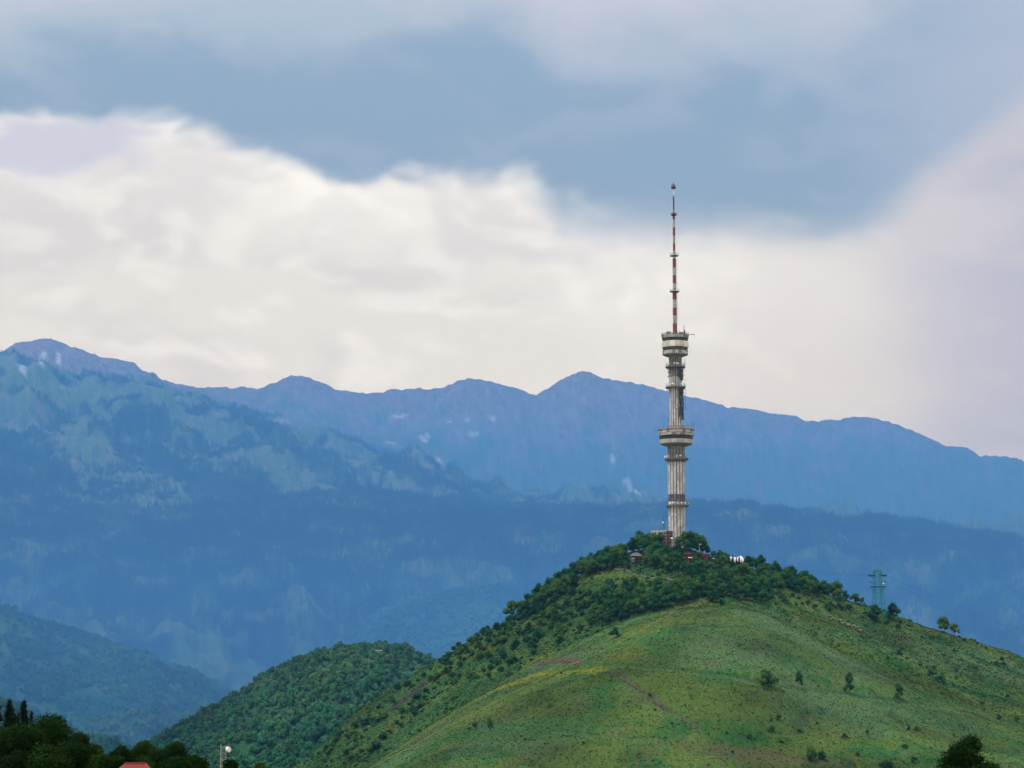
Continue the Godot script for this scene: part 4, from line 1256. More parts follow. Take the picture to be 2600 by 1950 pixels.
func tower() -> void:
	tower_at = pt(1719.6, 1391.0, 2300.0)
	var t := thing("television_tower", "tall concrete television tower with two round pods and a red and white mast", "tower", tower_at)
	t.rotation.y = atan2(-tower_at.x, -tower_at.z)
	var con := []
	for i in 4:
		con.append(stain_mat([Color(0.60, 0.61, 0.66), Color(0.53, 0.545, 0.595), Color(0.64, 0.65, 0.69), Color(0.50, 0.515, 0.565)][i], 80 + i, 0.72, 22.0))
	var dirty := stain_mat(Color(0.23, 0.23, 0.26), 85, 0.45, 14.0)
	var dark_con := stain_mat(Color(0.28, 0.28, 0.31), 86, 0.7, 18.0)  # darker concrete, on some pod panels and the shaft rows under each pod
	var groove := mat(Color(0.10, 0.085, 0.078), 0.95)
	var steel := mat(Color(0.15, 0.15, 0.16), 0.7)
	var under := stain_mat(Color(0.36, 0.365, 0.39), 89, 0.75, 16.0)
	var glass := mat(Color(0.022, 0.02, 0.028), 0.25)
	glass.metallic_specular = 0.5
	var strut := mat(Color(0.13, 0.12, 0.12), 0.7)
	rail_mat = mat(Color(0.20, 0.20, 0.21), 0.7)
	white_mat = mat(Color(0.75, 0.75, 0.73), 0.6)
	grey_mat = mat(Color(0.18, 0.18, 0.19), 0.8)
	var red := stain_mat(Color(0.24, 0.085, 0.070), 87, 0.7, 9.0, 0.7)
	var white := stain_mat(Color(0.58, 0.58, 0.58), 88, 0.6, 7.0, 0.7)
	# lower shaft
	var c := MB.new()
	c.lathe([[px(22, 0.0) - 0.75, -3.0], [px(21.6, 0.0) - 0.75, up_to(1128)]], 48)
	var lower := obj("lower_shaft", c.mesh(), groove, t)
	panel_rows(t, lower, [1394, 1366, 1338, 1311, 1283, 1275.5, 1256, 1229, 1201, 1174, 1150, 1129], 21.8, 16, con, {5: dirty, 9: dark_con, 10: dark_con})
	platform(t, 1284, 30.5, 22, 3.4, 12, steel, 91, 16)
	platform(t, 1166, 30.5, 22, 3.4, 12, steel, 92, 18)
	# lower pod
	var m := px(1.0, up_to(1110))
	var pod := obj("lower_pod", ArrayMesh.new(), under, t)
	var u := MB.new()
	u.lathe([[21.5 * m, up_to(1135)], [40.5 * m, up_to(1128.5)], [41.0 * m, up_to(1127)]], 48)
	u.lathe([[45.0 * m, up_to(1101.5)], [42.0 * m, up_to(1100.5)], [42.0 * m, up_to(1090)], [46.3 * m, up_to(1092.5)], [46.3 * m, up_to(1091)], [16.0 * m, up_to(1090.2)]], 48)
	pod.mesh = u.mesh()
	clad_band(pod, "cladding_panel", [[up_to(1127), 41.2 * m], [up_to(1117.5), 42.4 * m]], 24, [con[1], con[3], con[0], dark_con], 0.05)
	window_band(pod, up_to(1117.5), up_to(1107.5), 42.4 * m, 44.2 * m, 34, glass, strut)
	clad_band(pod, "cladding_panel", [[up_to(1107.5), 44.4 * m], [up_to(1102), 45.1 * m]], 24, [con[1], con[3], dark_con], 0.05)
	clad_band(pod, "parapet_panel", [[up_to(1100.5), 44.2 * m], [up_to(1093), 43.2 * m]], 32, [con[1], con[3], dark_con, con[0]], 0.12)
	var rd := MB.new()
	for k in 44:
		rd.rod(at_angle(k * 360.0 / 44, 22.0 * m, up_to(1091)), at_angle(k * 360.0 / 44, 22.0 * m, up_to(1083.5)), 0.3)
	for q in [1087.0, 1083.5]:
		ring(rd, 22.0 * m, up_to(q), 0.35)
	rd.lathe([[24.0 * m, up_to(1090.4)], [24.0 * m, up_to(1089.2)], [17.0 * m, up_to(1089.0)]], 40)
	obj("red_railing", rd.mesh(), mat(Color(0.28, 0.07, 0.06), 0.7), pod)
	for a in [[-72.0, 1085.0], [-44.0, 1083.0], [42.0, 1083.5], [62.0, 1084.0], [76.0, 1073.0], [84.0, 1078.0], [58.0, 1074.0], [20.0, 1086.0]]:
		var e := MB.new()
		e.rod(at_angle(a[0], 45.3 * m, up_to(1091)), at_angle(a[0], 45.3 * m, up_to(a[1])), 0.35)
		e.box(at_angle(a[0], 45.3 * m, up_to(a[1])), Vector3(0.9, 1.2, 0.7))
		obj("rim_antenna", e.mesh(), steel, pod)
	# upper shaft
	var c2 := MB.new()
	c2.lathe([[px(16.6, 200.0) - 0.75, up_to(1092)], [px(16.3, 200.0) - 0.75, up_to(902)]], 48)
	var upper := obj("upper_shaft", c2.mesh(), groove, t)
	panel_rows(t, upper, [1092, 1066, 1039, 1012, 985, 958, 939, 921, 903], 16.4, 16, con, {5: dark_con, 6: dark_con, 7: dark_con})
	platform(t, 983.5, 25.6, 16.5, 3.4, 12, steel, 93, 18)
	platform(t, 932.0, 25.2, 16.5, 3.6, 12, steel, 94, 18)
	# dark stacks of panel antennas up one side of the upper shaft
	for a in [[1066.0, 986.0], [966.0, 936.0]]:
		var e := MB.new()
		var y0 := up_to(a[0])
		var y1 := up_to(a[1])
		var r := px(17.0, y0) + 0.4
		for g in [32.0, 46.0, 60.0, 76.0]:
			e.rod(at_angle(g, r + 0.7, y0), at_angle(g, r + 0.7, y1), 0.35)
			var y := y0 + 1.0
			while y < y1 - 1.5:
				if R.randf() < 0.86:
					e.box(at_angle(g + R.randf_range(-2, 2), r + 0.6, y), Vector3(1.5, 2.3, 0.8), Basis(Vector3.UP, deg_to_rad(g)))
				y += 2.75
		var yy := y0
		while yy < y1:
			for g in [30.0, 45.0, 60.0]:
				e.rod(at_angle(g, r + 1.3, yy), at_angle(g + 16.0, r + 1.3, yy), 0.3)
			e.rod(at_angle(76.0, r + 0.4, yy), at_angle(82.0, r + 3.0, yy), 0.25)
			yy += 5.4
		e.rod(at_angle(80.0, r + 2.6, y0 + 10.0), at_angle(80.0, r + 2.6, y1), 0.3)
		obj("antenna_stack", e.mesh(), mat(Color(0.045, 0.055, 0.07), 0.7), upper)
	for a in [[-78.0, 956.0], [-80.0, 946.0], [-84.0, 1066.0]]:
		var e := MB.new()
		e.box(at_angle(a[0], px(18.5, 250.0), up_to(a[1])), Vector3(0.9, 2.6, 0.9))
		e.rod(at_angle(a[0], px(16.0, 250.0), up_to(a[1])), at_angle(a[0], px(18.5, 250.0), up_to(a[1])), 0.2)
		obj("panel_antenna", e.mesh(), steel, upper)
	var ew := MB.new()
	ew.rod(at_angle(70.0, px(25.5, 300.0), up_to(932)), at_angle(70.0, px(25.5, 300.0), up_to(913)), 0.8, 0.3)
	obj("whip_antenna", ew.mesh(), steel, upper)
	# upper pod
	m = px(1.0, up_to(880))
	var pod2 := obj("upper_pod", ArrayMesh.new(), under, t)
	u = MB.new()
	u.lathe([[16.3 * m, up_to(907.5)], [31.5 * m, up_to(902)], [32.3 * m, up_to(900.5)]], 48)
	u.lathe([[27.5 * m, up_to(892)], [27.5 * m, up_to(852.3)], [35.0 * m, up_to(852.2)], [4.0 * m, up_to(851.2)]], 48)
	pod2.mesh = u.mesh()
	clad_band(pod2, "cladding_panel", [[up_to(900.5), 32.4 * m], [up_to(892.5), 32.7 * m]], 24, [con[3], con[1], dark_con], 0.05)
	window_band(pod2, up_to(892.5), up_to(883.8), 32.2 * m, 32.6 * m, 30, glass, strut)
	clad_band(pod2, "white_panel", [[up_to(883.8), 33.6 * m], [up_to(881), 34.1 * m], [up_to(870), 33.6 * m], [up_to(868.5), 33.1 * m]], 17, [stain_mat(Color(0.62, 0.62, 0.60), 95, 0.8, 10.0, 0.6), stain_mat(Color(0.78, 0.77, 0.74), 96, 0.85, 10.0, 0.6), stain_mat(Color(0.56, 0.56, 0.54), 97, 0.8, 10.0, 0.6)], 0.1)
	window_band(pod2, up_to(868.5), up_to(860), 32.2 * m, 33.6 * m, 30, glass, strut)
	clad_band(pod2, "parapet_panel", [[up_to(860), 33.9 * m], [up_to(852.8), 35.4 * m]], 20, [con[3], dark_con, con[1]], 0.08)
	# on the roof of the upper pod
	var top := up_to(851.5)
	var rb := MB.new()
	rb.box(at_angle(-52.0, 21.0 * m, top + 1.3), Vector3(11.0 * m, 3.4, 6.0))
	obj("roof_cabin", rb.mesh(), grey_mat, pod2)
	rb = MB.new()
	rb.box(at_angle(42.0, 23.0 * m, top + 0.9), Vector3(9.0 * m, 2.4, 4.0))
	obj("red_cabin", rb.mesh(), red, pod2)
	rb = MB.new()
	rb.rod(at_angle(43.0, 33.0 * m, top), at_angle(43.0, 33.0 * m, up_to(829)), 0.9, 0.5)
	rb.box(at_angle(48.0, 33.5 * m, top + 1.6), Vector3(1.4, 4.0, 1.2))
	obj("roof_mast", rb.mesh(), steel, pod2)
	rb = MB.new()
	rb.rod(at_angle(88.0, 33.0 * m, top + 0.4), at_angle(88.0, 49.5 * m, top + 0.5), 0.5)
	rb.rod(at_angle(88.0, 44.0 * m, top + 0.6), at_angle(88.0, 49.5 * m, top + 0.6), 0.9)
	rb.rod(at_angle(88.0, 49.5 * m, top + 0.4), at_angle(88.0, 49.8 * m, top - 2.6), 0.25)
	obj("boom", rb.mesh(), steel, pod2)
	rb = MB.new()
	for k in 40:
		rb.rod(at_angle(k * 9.0, 34.6 * m, top), at_angle(k * 9.0, 34.6 * m, top + 1.4), 0.16)
	ring(rb, 34.6 * m, top + 1.4, 0.2)
	ring(rb, 34.6 * m, top + 0.3, 0.5)
	obj("railing", rb.mesh(), steel, pod2)
	for a in [[-80.0, 3.2], [-74.0, 2.2], [80.0, 3.0], [86.0, 2.6], [18.0, 3.6]]:
		rb = MB.new()
		rb.rod(at_angle(a[0], 34.0 * m, top), at_angle(a[0], 34.0 * m, top + a[1]), 0.22)
		rb.rod(at_angle(a[0], 34.0 * m, top + a[1] * 0.7), at_angle(a[0] + 3.0, 34.0 * m, top + a[1] * 0.8), 0.2)
		obj("whip_antenna", rb.mesh(), steel, pod2)
	# red and white mast
	var mast := obj("mast", ArrayMesh.new(), grey_mat, t)
	var inner := MB.new()
	inner.lathe([[px(4.6, 500.0), top - 1.0], [px(2.6, 540.0), up_to(650)], [px(1.9, 560.0), up_to(540)]], 12)
	mast.mesh = inner.mesh()
	var bands := [[852, 821.7, 5.4, 0], [821.7, 801, 4.9, 1], [801, 782, 5.1, 0], [782, 761, 4.9, 1], [761, 741.5, 5.2, 0], [741.5, 719.6, 4.3, 1], [719.6, 699, 4.5, 0], [699, 679.5, 4.2, 1], [679.5, 658, 4.3, 0], [658, 638, 3.7, 1], [638, 618.4, 3.0, 0], [618.4, 598.5, 2.6, 1], [598.5, 578, 3.0, 0], [578, 556.7, 2.6, 1], [556.7, 539.5, 3.0, 0]]
	for q in bands:
		var e := MB.new()
		var y0 := up_to(q[0])
		var y1 := up_to(q[1])
		var r := px(q[2], y0)
		if q[3] == 0:
			e.lathe([[r, y0], [r, y1], [r * 0.6, y1 + 0.05]], 16)
		else:      # the white lengths are slender tube and frames of aerials round it
			e.lathe([[r * 0.86, y0], [r * 0.86, y1]], 16)
			var y := y0 + 0.8
			while y < y1 - 0.6:
				for k in 6:
					e.box(at_angle(k * 60.0 + 20.0, r * 0.96, y), Vector3(r * 0.5, 1.5, 0.35), Basis(Vector3.UP, deg_to_rad(k * 60.0 + 20.0)))
				y += 2.2
		obj("red_band" if q[3] == 0 else "white_band", e.mesh(), red if q[3] == 0 else white, mast)
	var ld := MB.new()
	ld.rod(at_angle(80.0, px(7.0, 480.0), up_to(815)), at_angle(80.0, px(5.6, 520.0), up_to(660)), 0.22)
	var yl := up_to(815)
	while yl < up_to(660):
		ld.rod(at_angle(80.0, px(4.5, 500.0), yl), at_angle(80.0, px(8.4, 500.0), yl), 0.2)
		yl += 5.0
	obj("ladder", ld.mesh(), rail_mat, mast)
	for q in [[741.0, 12.2, 5.0, 1.6], [650.0, 10.6, 3.8, 1.6], [546.0, 7.6, 2.8, 1.2]]:
		var y := up_to(q[0])
		var r := px(q[1], y)
		var e := MB.new()
		e.lathe([[px(q[2], y), y - 0.9], [r, y - 0.2], [r, y + 0.5], [px(q[2], y), y + 0.5]], 24)
		ring(e, r, y + q[3] + 0.8, 0.16, 24)
		for k in 12:
			e.rod(at_angle(k * 30.0, r, y), at_angle(k * 30.0, r, y + q[3] + (2.2 if k % 3 == 0 else 0.8)), 0.2)
		obj("mast_platform", e.mesh(), steel if q[0] != 546.0 else mat(Color(0.09, 0.03, 0.03), 0.7), mast)
	var la := MB.new()
	for k in 4:
		la.rod(at_angle(k * 90.0 + 45.0, px(2.1, 590.0), up_to(531)), at_angle(k * 90.0 + 45.0, px(1.8, 600.0), up_to(498)), 0.42)
	var yz := up_to(531)
	var fl := 0
	while yz < up_to(498) - 0.9:
		for k in 4:
			var o := px(2.0, 590.0)
			la.rod(at_angle(k * 90.0 + 45.0, o, yz), at_angle(k * 90.0 + 135.0, o, yz + 1.3), 0.3)
			la.rod(at_angle(k * 90.0 + 45.0, o, yz), at_angle(k * 90.0 + 135.0, o, yz), 0.3)
		yz += 1.3
	la.rod(Vector3(0, up_to(541), 0), Vector3(0, up_to(529), 0), 1.1)
	obj("lattice_section", la.mesh(), mat(Color(0.13, 0.035, 0.03), 0.7), mast)
	var tp := MB.new()
	tp.rod(Vector3(0, up_to(500), 0), Vector3(0, up_to(478), 0), 0.55)
	tp.blob(Vector3(0, up_to(486.3), 0), 0.75, 0.75)
	tp.blob(Vector3(0, up_to(490.2), 0), 0.75, 0.75)
	obj("white_pole", tp.mesh(), white_mat, mast)
	tp = MB.new()
	tp.lathe([[0.3, up_to(479.3)], [px(6.2, 610.0), up_to(478.4)], [px(6.2, 610.0), up_to(476.8)], [px(4.6, 610.0), up_to(474.0)], [px(1.5, 610.0), up_to(473.5)]], 14)
	for k in 8:
		tp.rod(at_angle(k * 45.0 + 22.5, px(5.0, 610.0), up_to(477)), at_angle(k * 45.0 + 22.5, px(5.2, 610.0), up_to(470.5)), 0.6)
	tp.lathe([[px(0.9, 610.0), up_to(474)], [px(1.0, 610.0), up_to(469)], [px(2.2, 610.0), up_to(467.2)], [px(2.2, 610.0), up_to(466.4)], [0.05, up_to(466.2)]], 10)
	tp.rod(Vector3(0, up_to(467), 0), Vector3(0, up_to(457.5), 0), 0.22)
	obj("crown_head", tp.mesh(), mat(Color(0.075, 0.02, 0.022), 0.7), mast)

# ---------------------------------------------------------------- the other built things
func building(called: String, label: String, at: Vector3, face: float, w: float, d: float, h: float, wall: Material, roof: Material, rise: float, cols: int, rows: int, glass: Material, cat := "building") -> Node3D:
	var t := thing(called, label, cat, at)
	t.rotation.y = face
	var b := MB.new()
	b.box(Vector3(0, h * 0.5 - 2.0, 0), Vector3(w, h + 4.0, d))
	obj("wall", b.mesh(), wall, t)
	b = MB.new()
	var o := 0.5
	if rise > 0.1:
		var p := [Vector3(-w / 2 - o, h, d / 2 + o), Vector3(w / 2 + o, h, d / 2 + o), Vector3(w / 2 + o, h, -d / 2 - o), Vector3(-w / 2 - o, h, -d / 2 - o), Vector3(-w / 2 + d * 0.35, h + rise, 0), Vector3(w / 2 - d * 0.35, h + rise, 0)]
		b.quad(p[0], p[1], p[5], p[4])
		b.quad(p[2], p[3], p[4], p[5])
		b.quad(p[1], p[2], p[5], p[5])
		b.quad(p[3], p[0], p[4], p[4])
		b.quad(p[3], p[2], p[1], p[0])
	else:
		b.box(Vector3(0, h + 0.25, 0), Vector3(w + 0.6, 0.5, d + 0.6))
	obj("roof", b.mesh(), roof, t)
	for i in cols:
		for j in rows:
			b = MB.new()
			var ww := w / cols * 0.55
			var hh := h / rows * 0.55
			b.box(Vector3(-w / 2 + w * (i + 0.5) / cols, h * (j + 0.55) / rows, d / 2), Vector3(ww, hh, 0.24))
			var win := obj("window", b.mesh(), roof if rise > 0.1 else wall, t)
			b = MB.new()
			b.box(Vector3(-w / 2 + w * (i + 0.5) / cols, h * (j + 0.55) / rows, d / 2 + 0.1), Vector3(ww * 0.8, hh * 0.8, 0.2))
			obj("pane", b.mesh(), glass, win)
	return t

func face_cam(p: Vector3, off := 0.0) -> float:
	return atan2(-p.x, -p.z) + off

func built() -> void:
	R.seed = 88
	var glass := mat(Color(0.02, 0.022, 0.03), 0.2)
	var brick := stain_mat(Color(0.42, 0.28, 0.23), 101, 0.7, 6.0)
	var pale := stain_mat(Color(0.60, 0.59, 0.57), 102, 0.8, 8.0)
	var redm := stain_mat(Color(0.17, 0.035, 0.04), 103, 0.7, 5.0)
	var dark := stain_mat(Color(0.075, 0.055, 0.06), 104, 0.7, 5.0)
	# beside the tower's foot
	var p := pt(1673, 1378, 2285.0)
	building("flat_roofed_building", "long white flat-roofed building at the concrete tower's foot", p, face_cam(p), 16.0, 10.0, up_h(p, 1674, 1349), pale, pale, 0.0, 5, 2, glass)
	p = pt(1696, 1382, 2278.0)
	var bb := building("brick_building", "pinkish brick building wrapped in scaffolding beside the tower shaft", p, face_cam(p), 9.6, 8.0, up_h(p, 1696, 1351), brick, brick, 0.0, 3, 4, glass)
	var hh := up_h(p, 1696, 1349)
	var sc := MB.new()
	for i in 7:
		for z in [4.3, 5.6]:
			sc.rod(Vector3(-1.6 + i * 1.1, -1, z), Vector3(-1.6 + i * 1.1, hh, z), 0.18)
	for j in 8:
		for z in [4.3, 5.6]:
			sc.rod(Vector3(-1.8, hh * (j + 0.5) / 7.6, z), Vector3(5.2, hh * (j + 0.5) / 7.6, z), 0.18)
	var scaffold := thing("scaffold", "dark metal scaffold standing before the pinkish brick building", "scaffold", p)
	scaffold.rotation.y = bb.rotation.y
	obj("frame", sc.mesh(), mat(Color(0.10, 0.07, 0.06), 0.8), scaffold)
	for j in range(1, 8, 2):
		var q := MB.new()
		q.box(Vector3(1.7, hh * (j + 0.5) / 7.6 + 0.15, 4.95), Vector3(7.0, 0.12, 1.3))
		obj("deck_board", q.mesh(), mat(Color(0.16, 0.10, 0.07), 0.9), scaffold)
	# the turquoise mast behind it
	p = pt(1686, 1376, 2310.0)
	var tm := thing("turquoise_mast", "slim turquoise lattice mast behind the white flat-roofed building", "mast", p)
	var th := up_h(p, 1687, 1307)
	var e := MB.new()
	for k in 3:
		e.rod(at_angle(k * 120.0, 1.7, -1.0), at_angle(k * 120.0, 0.25, th), 0.34)
	obj("leg_frame", e.mesh(), mat(Color(0.03, 0.24, 0.26), 0.6), tm)
	e = MB.new()
	for j in 16:
		var r0 := lerpf(1.7, 0.25, j / 16.0)
		var r1 := lerpf(1.7, 0.25, (j + 1) / 16.0)
		for k in 3:
			e.rod(at_angle(k * 120.0, r0, th * j / 16.0), at_angle(k * 120.0 + 120.0, r1, th * (j + 1) / 16.0), 0.24)
	obj("bracing", e.mesh(), mat(Color(0.04, 0.30, 0.32), 0.6), tm)
	e = MB.new()
	drum(e, at_angle(-60.0, 0.9, th * 0.72), at_angle(-30.0, 1.0, 0.0), 0.8, 0.5)
	obj("dish", e.mesh(), white_mat, tm)
	# houses on the hilltop
	p = hit(HILL, 1615, 1426, 2050.0)
	building("dark_house", "dark red-brown house half hidden in the hilltop trees", p, face_cam(p, 0.35), 10.5, 8.0, 6.2, dark, stain_mat(Color(0.17, 0.16, 0.165), 105, 0.7, 5.0), 3.6, 3, 1, glass, "house")
	p = hit(HILL, 1606, 1426, 2040.0) + Vector3(0, 0, 7.0)
	var kiosk := thing("blue_kiosk", "small pale blue kiosk beside the dark red-brown house", "kiosk", p)
	e = MB.new()
	e.box(Vector3(0, 1.3, 0), Vector3(3.0, 3.6, 2.4))
	obj("wall", e.mesh(), mat(Color(0.05, 0.18, 0.22), 0.7), kiosk)
	e = MB.new()
	e.box(Vector3(0, 3.3, 0.2), Vector3(3.6, 0.5, 3.0))
	obj("awning", e.mesh(), mat(Color(0.45, 0.55, 0.6), 0.7), kiosk)
	p = hit(HILL, 1748, 1424, 2080.0)
	building("red_pavilion", "dark red pavilion with white awning below the tower's dark trees", p, face_cam(p, -0.2), 7.4, 6.0, 7.2, redm, redm, 1.2, 3, 2, glass, "pavilion")
	e = MB.new()
	var aw := thing("white_awning", "small white awning standing out before the dark red pavilion", "awning", p + Vector3(1.5, 0, 4.0))
	e.box(Vector3(0, 3.4, 0), Vector3(4.0, 0.25, 2.2), Basis(Vector3.RIGHT, 0.25))
	obj("cover", e.mesh(), white_mat, aw)
	for s in [-1.8, 1.8]:
		e = MB.new()
		e.rod(Vector3(s, -1.5, 0.8), Vector3(s, 3.2, 0.8), 0.15)
		obj("post", e.mesh(), grey_mat, aw)
	p = hit(HILL, 1793, 1422, 2100.0)
	building("red_cafe", "long dark red building between the pavilion and the white dome", p, face_cam(p, -0.15), 7.2, 5.0, 6.0, redm, redm, 0.9, 3, 1, glass)
	p = hit(HILL, 1812, 1428, 2080.0)
	building("grey_hut", "small grey-brown hut among trees beside the long red building", p, face_cam(p), 3.6, 3.0, 3.0, dark, mat(Color(0.2, 0.18, 0.18)), 1.0, 1, 1, glass, "hut")
	# the white hall with a domed end
	p = pt(1868, 1428, 2325.0)
	var dome := thing("domed_hall", "white tent-like hall with a rounded domed end on the crest", "hall", p)
	dome.rotation.y = face_cam(p)
	var rise := up_h(p, 1880, 1411)
	e = MB.new()
	e.blob(Vector3(4.6, 0, 0), 4.4, rise, 20, 10)
	obj("dome", e.mesh(), white_mat, dome)
	e = MB.new()
	e.tube([Vector3(4.0, -0.5, 0), Vector3(-2.0, 0.0, 0), Vector3(-8.0, 0.6, 0)], [rise * 0.72, rise * 0.8, rise * 0.82], 18)
	obj("vault", e.mesh(), white_mat, dome)
	# a white house on the wooded hill
	p = hit(WOOD, 960, 1668, 2850.0)
	building("white_house", "small white house with a flat roof on top of the wooded hill", p + Vector3(0, 3.0, 0), face_cam(p, 0.2), 9.0, 6.0, 5.0, pale, pale, 0.0, 3, 1, glass, "house")
	# lamps
	for a in [[1772.5, 1402, 1382, "twin-headed white lamp post before the dark trees by the pavilion"], [1704, 1396, 1366, "white mushroom-shaped lamp beside the scaffolded building"]]:
		p = hit(HILL, a[0], a[1], 2150.0) + Vector3(0, 0, 14.0)
		var l := thing("lamp_post", a[3], "lamp", p)
		var lh := up_h(p, a[0], a[2])
		e = MB.new()
		e.rod(Vector3(0, -3, 0), Vector3(0, lh, 0), 0.3)
		obj("pole", e.mesh(), white_mat, l)
		if a[0] > 1750:
			for s in [-1.0, 0.0, 1.0]:
				e = MB.new()
				e.box(Vector3(s * 1.7, lh + 0.1, 0), Vector3(1.1, 0.7, 0.6))
				e.rod(Vector3(0, lh - 0.2, 0), Vector3(s * 1.7, lh + 0.1, 0), 0.16)
				obj("lamp_head", e.mesh(), white_mat, l)
		else:
			e = MB.new()
			e.lathe([[1.5, lh - 0.6], [1.2, lh + 0.1], [0.1, lh + 0.5]], 12)
			obj("lamp_head", e.mesh(), white_mat, l)
	p = hit(HILL, 2430, 1614, 1960.0)
	var sl := thing("street_lamp", "thin pale street lamp standing above the curved wall", "lamp", p)
	e = MB.new()
	e.rod(Vector3(0, -1, 0), Vector3(0, 9.0, 0), 0.3)
	e.rod(Vector3(0, 8.8, 0), Vector3(1.8, 9.2, 0), 0.2)
	obj("pole", e.mesh(), mat(Color(0.5, 0.45, 0.36), 0.7), sl)
	e = MB.new()
	e.box(Vector3(1.9, 8.8, 0), Vector3(0.9, 0.5, 0.5))
	obj("lamp_head", e.mesh(), white_mat, sl)
	# low walls and fences on the slope
	var wall_m := stain_mat(Color(0.34, 0.33, 0.32), 106, 0.6, 3.0)
	for a in [[[2378, 1601, 2400, 1604, 2430, 1610], 0.9, "pale low wall under the two trees on the crest", 0.5], [[2442, 1608, 2460, 1614, 2468, 1620, 2470, 1628], 1.6, "curved grey retaining wall on the crest beside the street lamp", 0.6], [[2213, 1556, 2235, 1557, 2250, 1559], 0.9, "pale low wall below the green pylon", 0.5], [[1560, 1447, 1602, 1452, 1640, 1466, 1662, 1470], 1.0, "thin pale fence bordering the hilltop clearing", 0.18], [[1664, 1468, 1700, 1472, 1728, 1473], 1.4, "pale retaining wall between clearing and wood", 0.5]]:
		var pts := on_line(HILL, a[0], 3.0)
		var w := thing("low_wall", a[2], "wall", pts[0])
		for i in pts.size() - 1:
			e = MB.new()
			e.rod(pts[i] - pts[0] + Vector3.UP * (a[1] * 0.3), pts[i + 1] - pts[0] + Vector3.UP * (a[1] * 0.3), a[3])
			e.box((pts[i] + pts[i + 1]) * 0.5 - pts[0] + Vector3.UP * a[1] * 0.5, Vector3((pts[i + 1] - pts[i]).length() * 1.02, a[1], a[3]), Basis(Vector3.UP, atan2(-(pts[i + 1].z - pts[i].z), pts[i + 1].x - pts[i].x)))
			obj("segment", e.mesh(), wall_m, w)
	# yellow gas pipe on short posts along the spur
	var pp := on_line(HILL, [1650, 1592, 1600, 1620, 1560, 1641, 1500, 1671, 1450, 1693, 1400, 1716, 1300, 1763, 1200, 1818, 1100, 1868, 1000, 1922, 930, 1960], 6.0)
	var pipe := thing("yellow_pipe", "yellow gas pipe on short posts running down the grassy spur", "pipe", pp[0])
	e = MB.new()
	var pl := []
	var rl := []
	for q: Vector3 in pp:
		pl.append(q - pp[0] + Vector3.UP * 1.0)
		rl.append(0.13)
	e.tube(pl, rl, 6)
	obj("tube", e.mesh(), mat(Color(0.33, 0.26, 0.03), 0.6), pipe)
	for i in range(0, pp.size(), 4):
		e = MB.new()
		e.rod(pp[i] - pp[0] - Vector3.UP * 0.5, pp[i] - pp[0] + Vector3.UP * 1.5, 0.22)
		obj("post", e.mesh(), grey_mat, pipe)
	# wooden rail up to the spur's top
	var rp := on_line(HILL, [1640, 1600, 1670, 1582, 1700, 1564, 1730, 1547, 1770, 1537, 1800, 1537], 6.0)
	var rail := thing("wooden_rail", "thin wooden handrail climbing to the top of the grassy spur", "rail", rp[0])
	for i in rp.size():
		e = MB.new()
		e.rod(rp[i] - rp[0] - Vector3.UP * 0.5, rp[i] - rp[0] + Vector3.UP * 1.4, 0.22)
		obj("post", e.mesh(), dark, rail)
		if i > 0:
			e = MB.new()
			e.rod(rp[i - 1] - rp[0] + Vector3.UP * 1.3, rp[i] - rp[0] + Vector3.UP * 1.3, 0.2)
			obj("bar", e.mesh(), mat(Color(0.22, 0.16, 0.10)), rail)
	# cable car pylon
	p = hit(HILL, 2231, 1572, 1960.0)
	p = Vector3(p.x, p.y - 1.0, p.z)
	var py := thing("cable_car_pylon", "green lattice cable car pylon with crossarms standing on the ridge crest", "pylon", p)
	py.rotation.y = face_cam(p, 0.32)
	var gm := mat(Color(0.012, 0.215, 0.095), 0.6)
	var gd := mat(Color(0.02, 0.045, 0.055), 0.7)
	var ph := up_h(p, 2229, 1449)
	var zs := Vector3.UP
	var half := func(h: float) -> float: return lerpf(6.6, 3.3, minf(h / (ph * 0.66), 1.0))
	for k in 4:
		var sx := -1.0 if k < 2 else 1.0
		var sz := -1.0 if k % 2 == 0 else 1.0
		e = MB.new()
		var h1 := ph * 0.66
		e.rod(Vector3(sx * 6.6, -1, sz * 6.6), Vector3(sx * 3.3, h1, sz * 3.3), 0.42)
		e.rod(Vector3(sx * 3.3, h1, sz * 3.3), Vector3(sx * 3.0, ph * 0.88, sz * 3.0), 0.4)
		e.rod(Vector3(sx * 3.0, ph * 0.88, sz * 3.0), Vector3(sx * 3.7, ph, sz * 3.0), 0.5)
		obj("leg", e.mesh(), gm, py)
	for f in 4:
		e = MB.new()
		var n := 8
		for j in n:
			var h0 := ph * 0.88 * j / n
			var h1 := ph * 0.88 * (j + 1) / n
			var a0: float = half.call(h0)
			var a1: float = half.call(h1)
			var b := Basis(Vector3.UP, f * PI / 2)
			e.rod(b * Vector3(-a0, h0, a0), b * Vector3(a1, h1, a1), 0.15)
			e.rod(b * Vector3(a0, h0, a0), b * Vector3(-a1, h1, a1), 0.15)
			e.rod(b * Vector3(-a1, h1, a1), b * Vector3(a1, h1, a1), 0.2)
		var bt := Basis(Vector3.UP, f * PI / 2)
		e.rod(bt * Vector3(-3.5, ph, 3.0), bt * Vector3(3.5, ph, 3.0), 0.5)
		e.rod(bt * Vector3(-3.2, ph * 0.9, 3.0), bt * Vector3(0, ph, 3.0), 0.45)
		e.rod(bt * Vector3(3.2, ph * 0.9, 3.0), bt * Vector3(0, ph, 3.0), 0.45)
		obj("bracing", e.mesh(), gm, py)
	e = MB.new()
	e.box(Vector3(0, ph * 0.67, 0), Vector3(15.0, 0.6, 8.0))
	for s in [-1.0, 1.0]:
		for z in [-3.4, 3.4]:
			e.rod(Vector3(s * 6.6, ph * 0.66, z), Vector3(s * 3.5, ph * 0.58, z), 0.3)
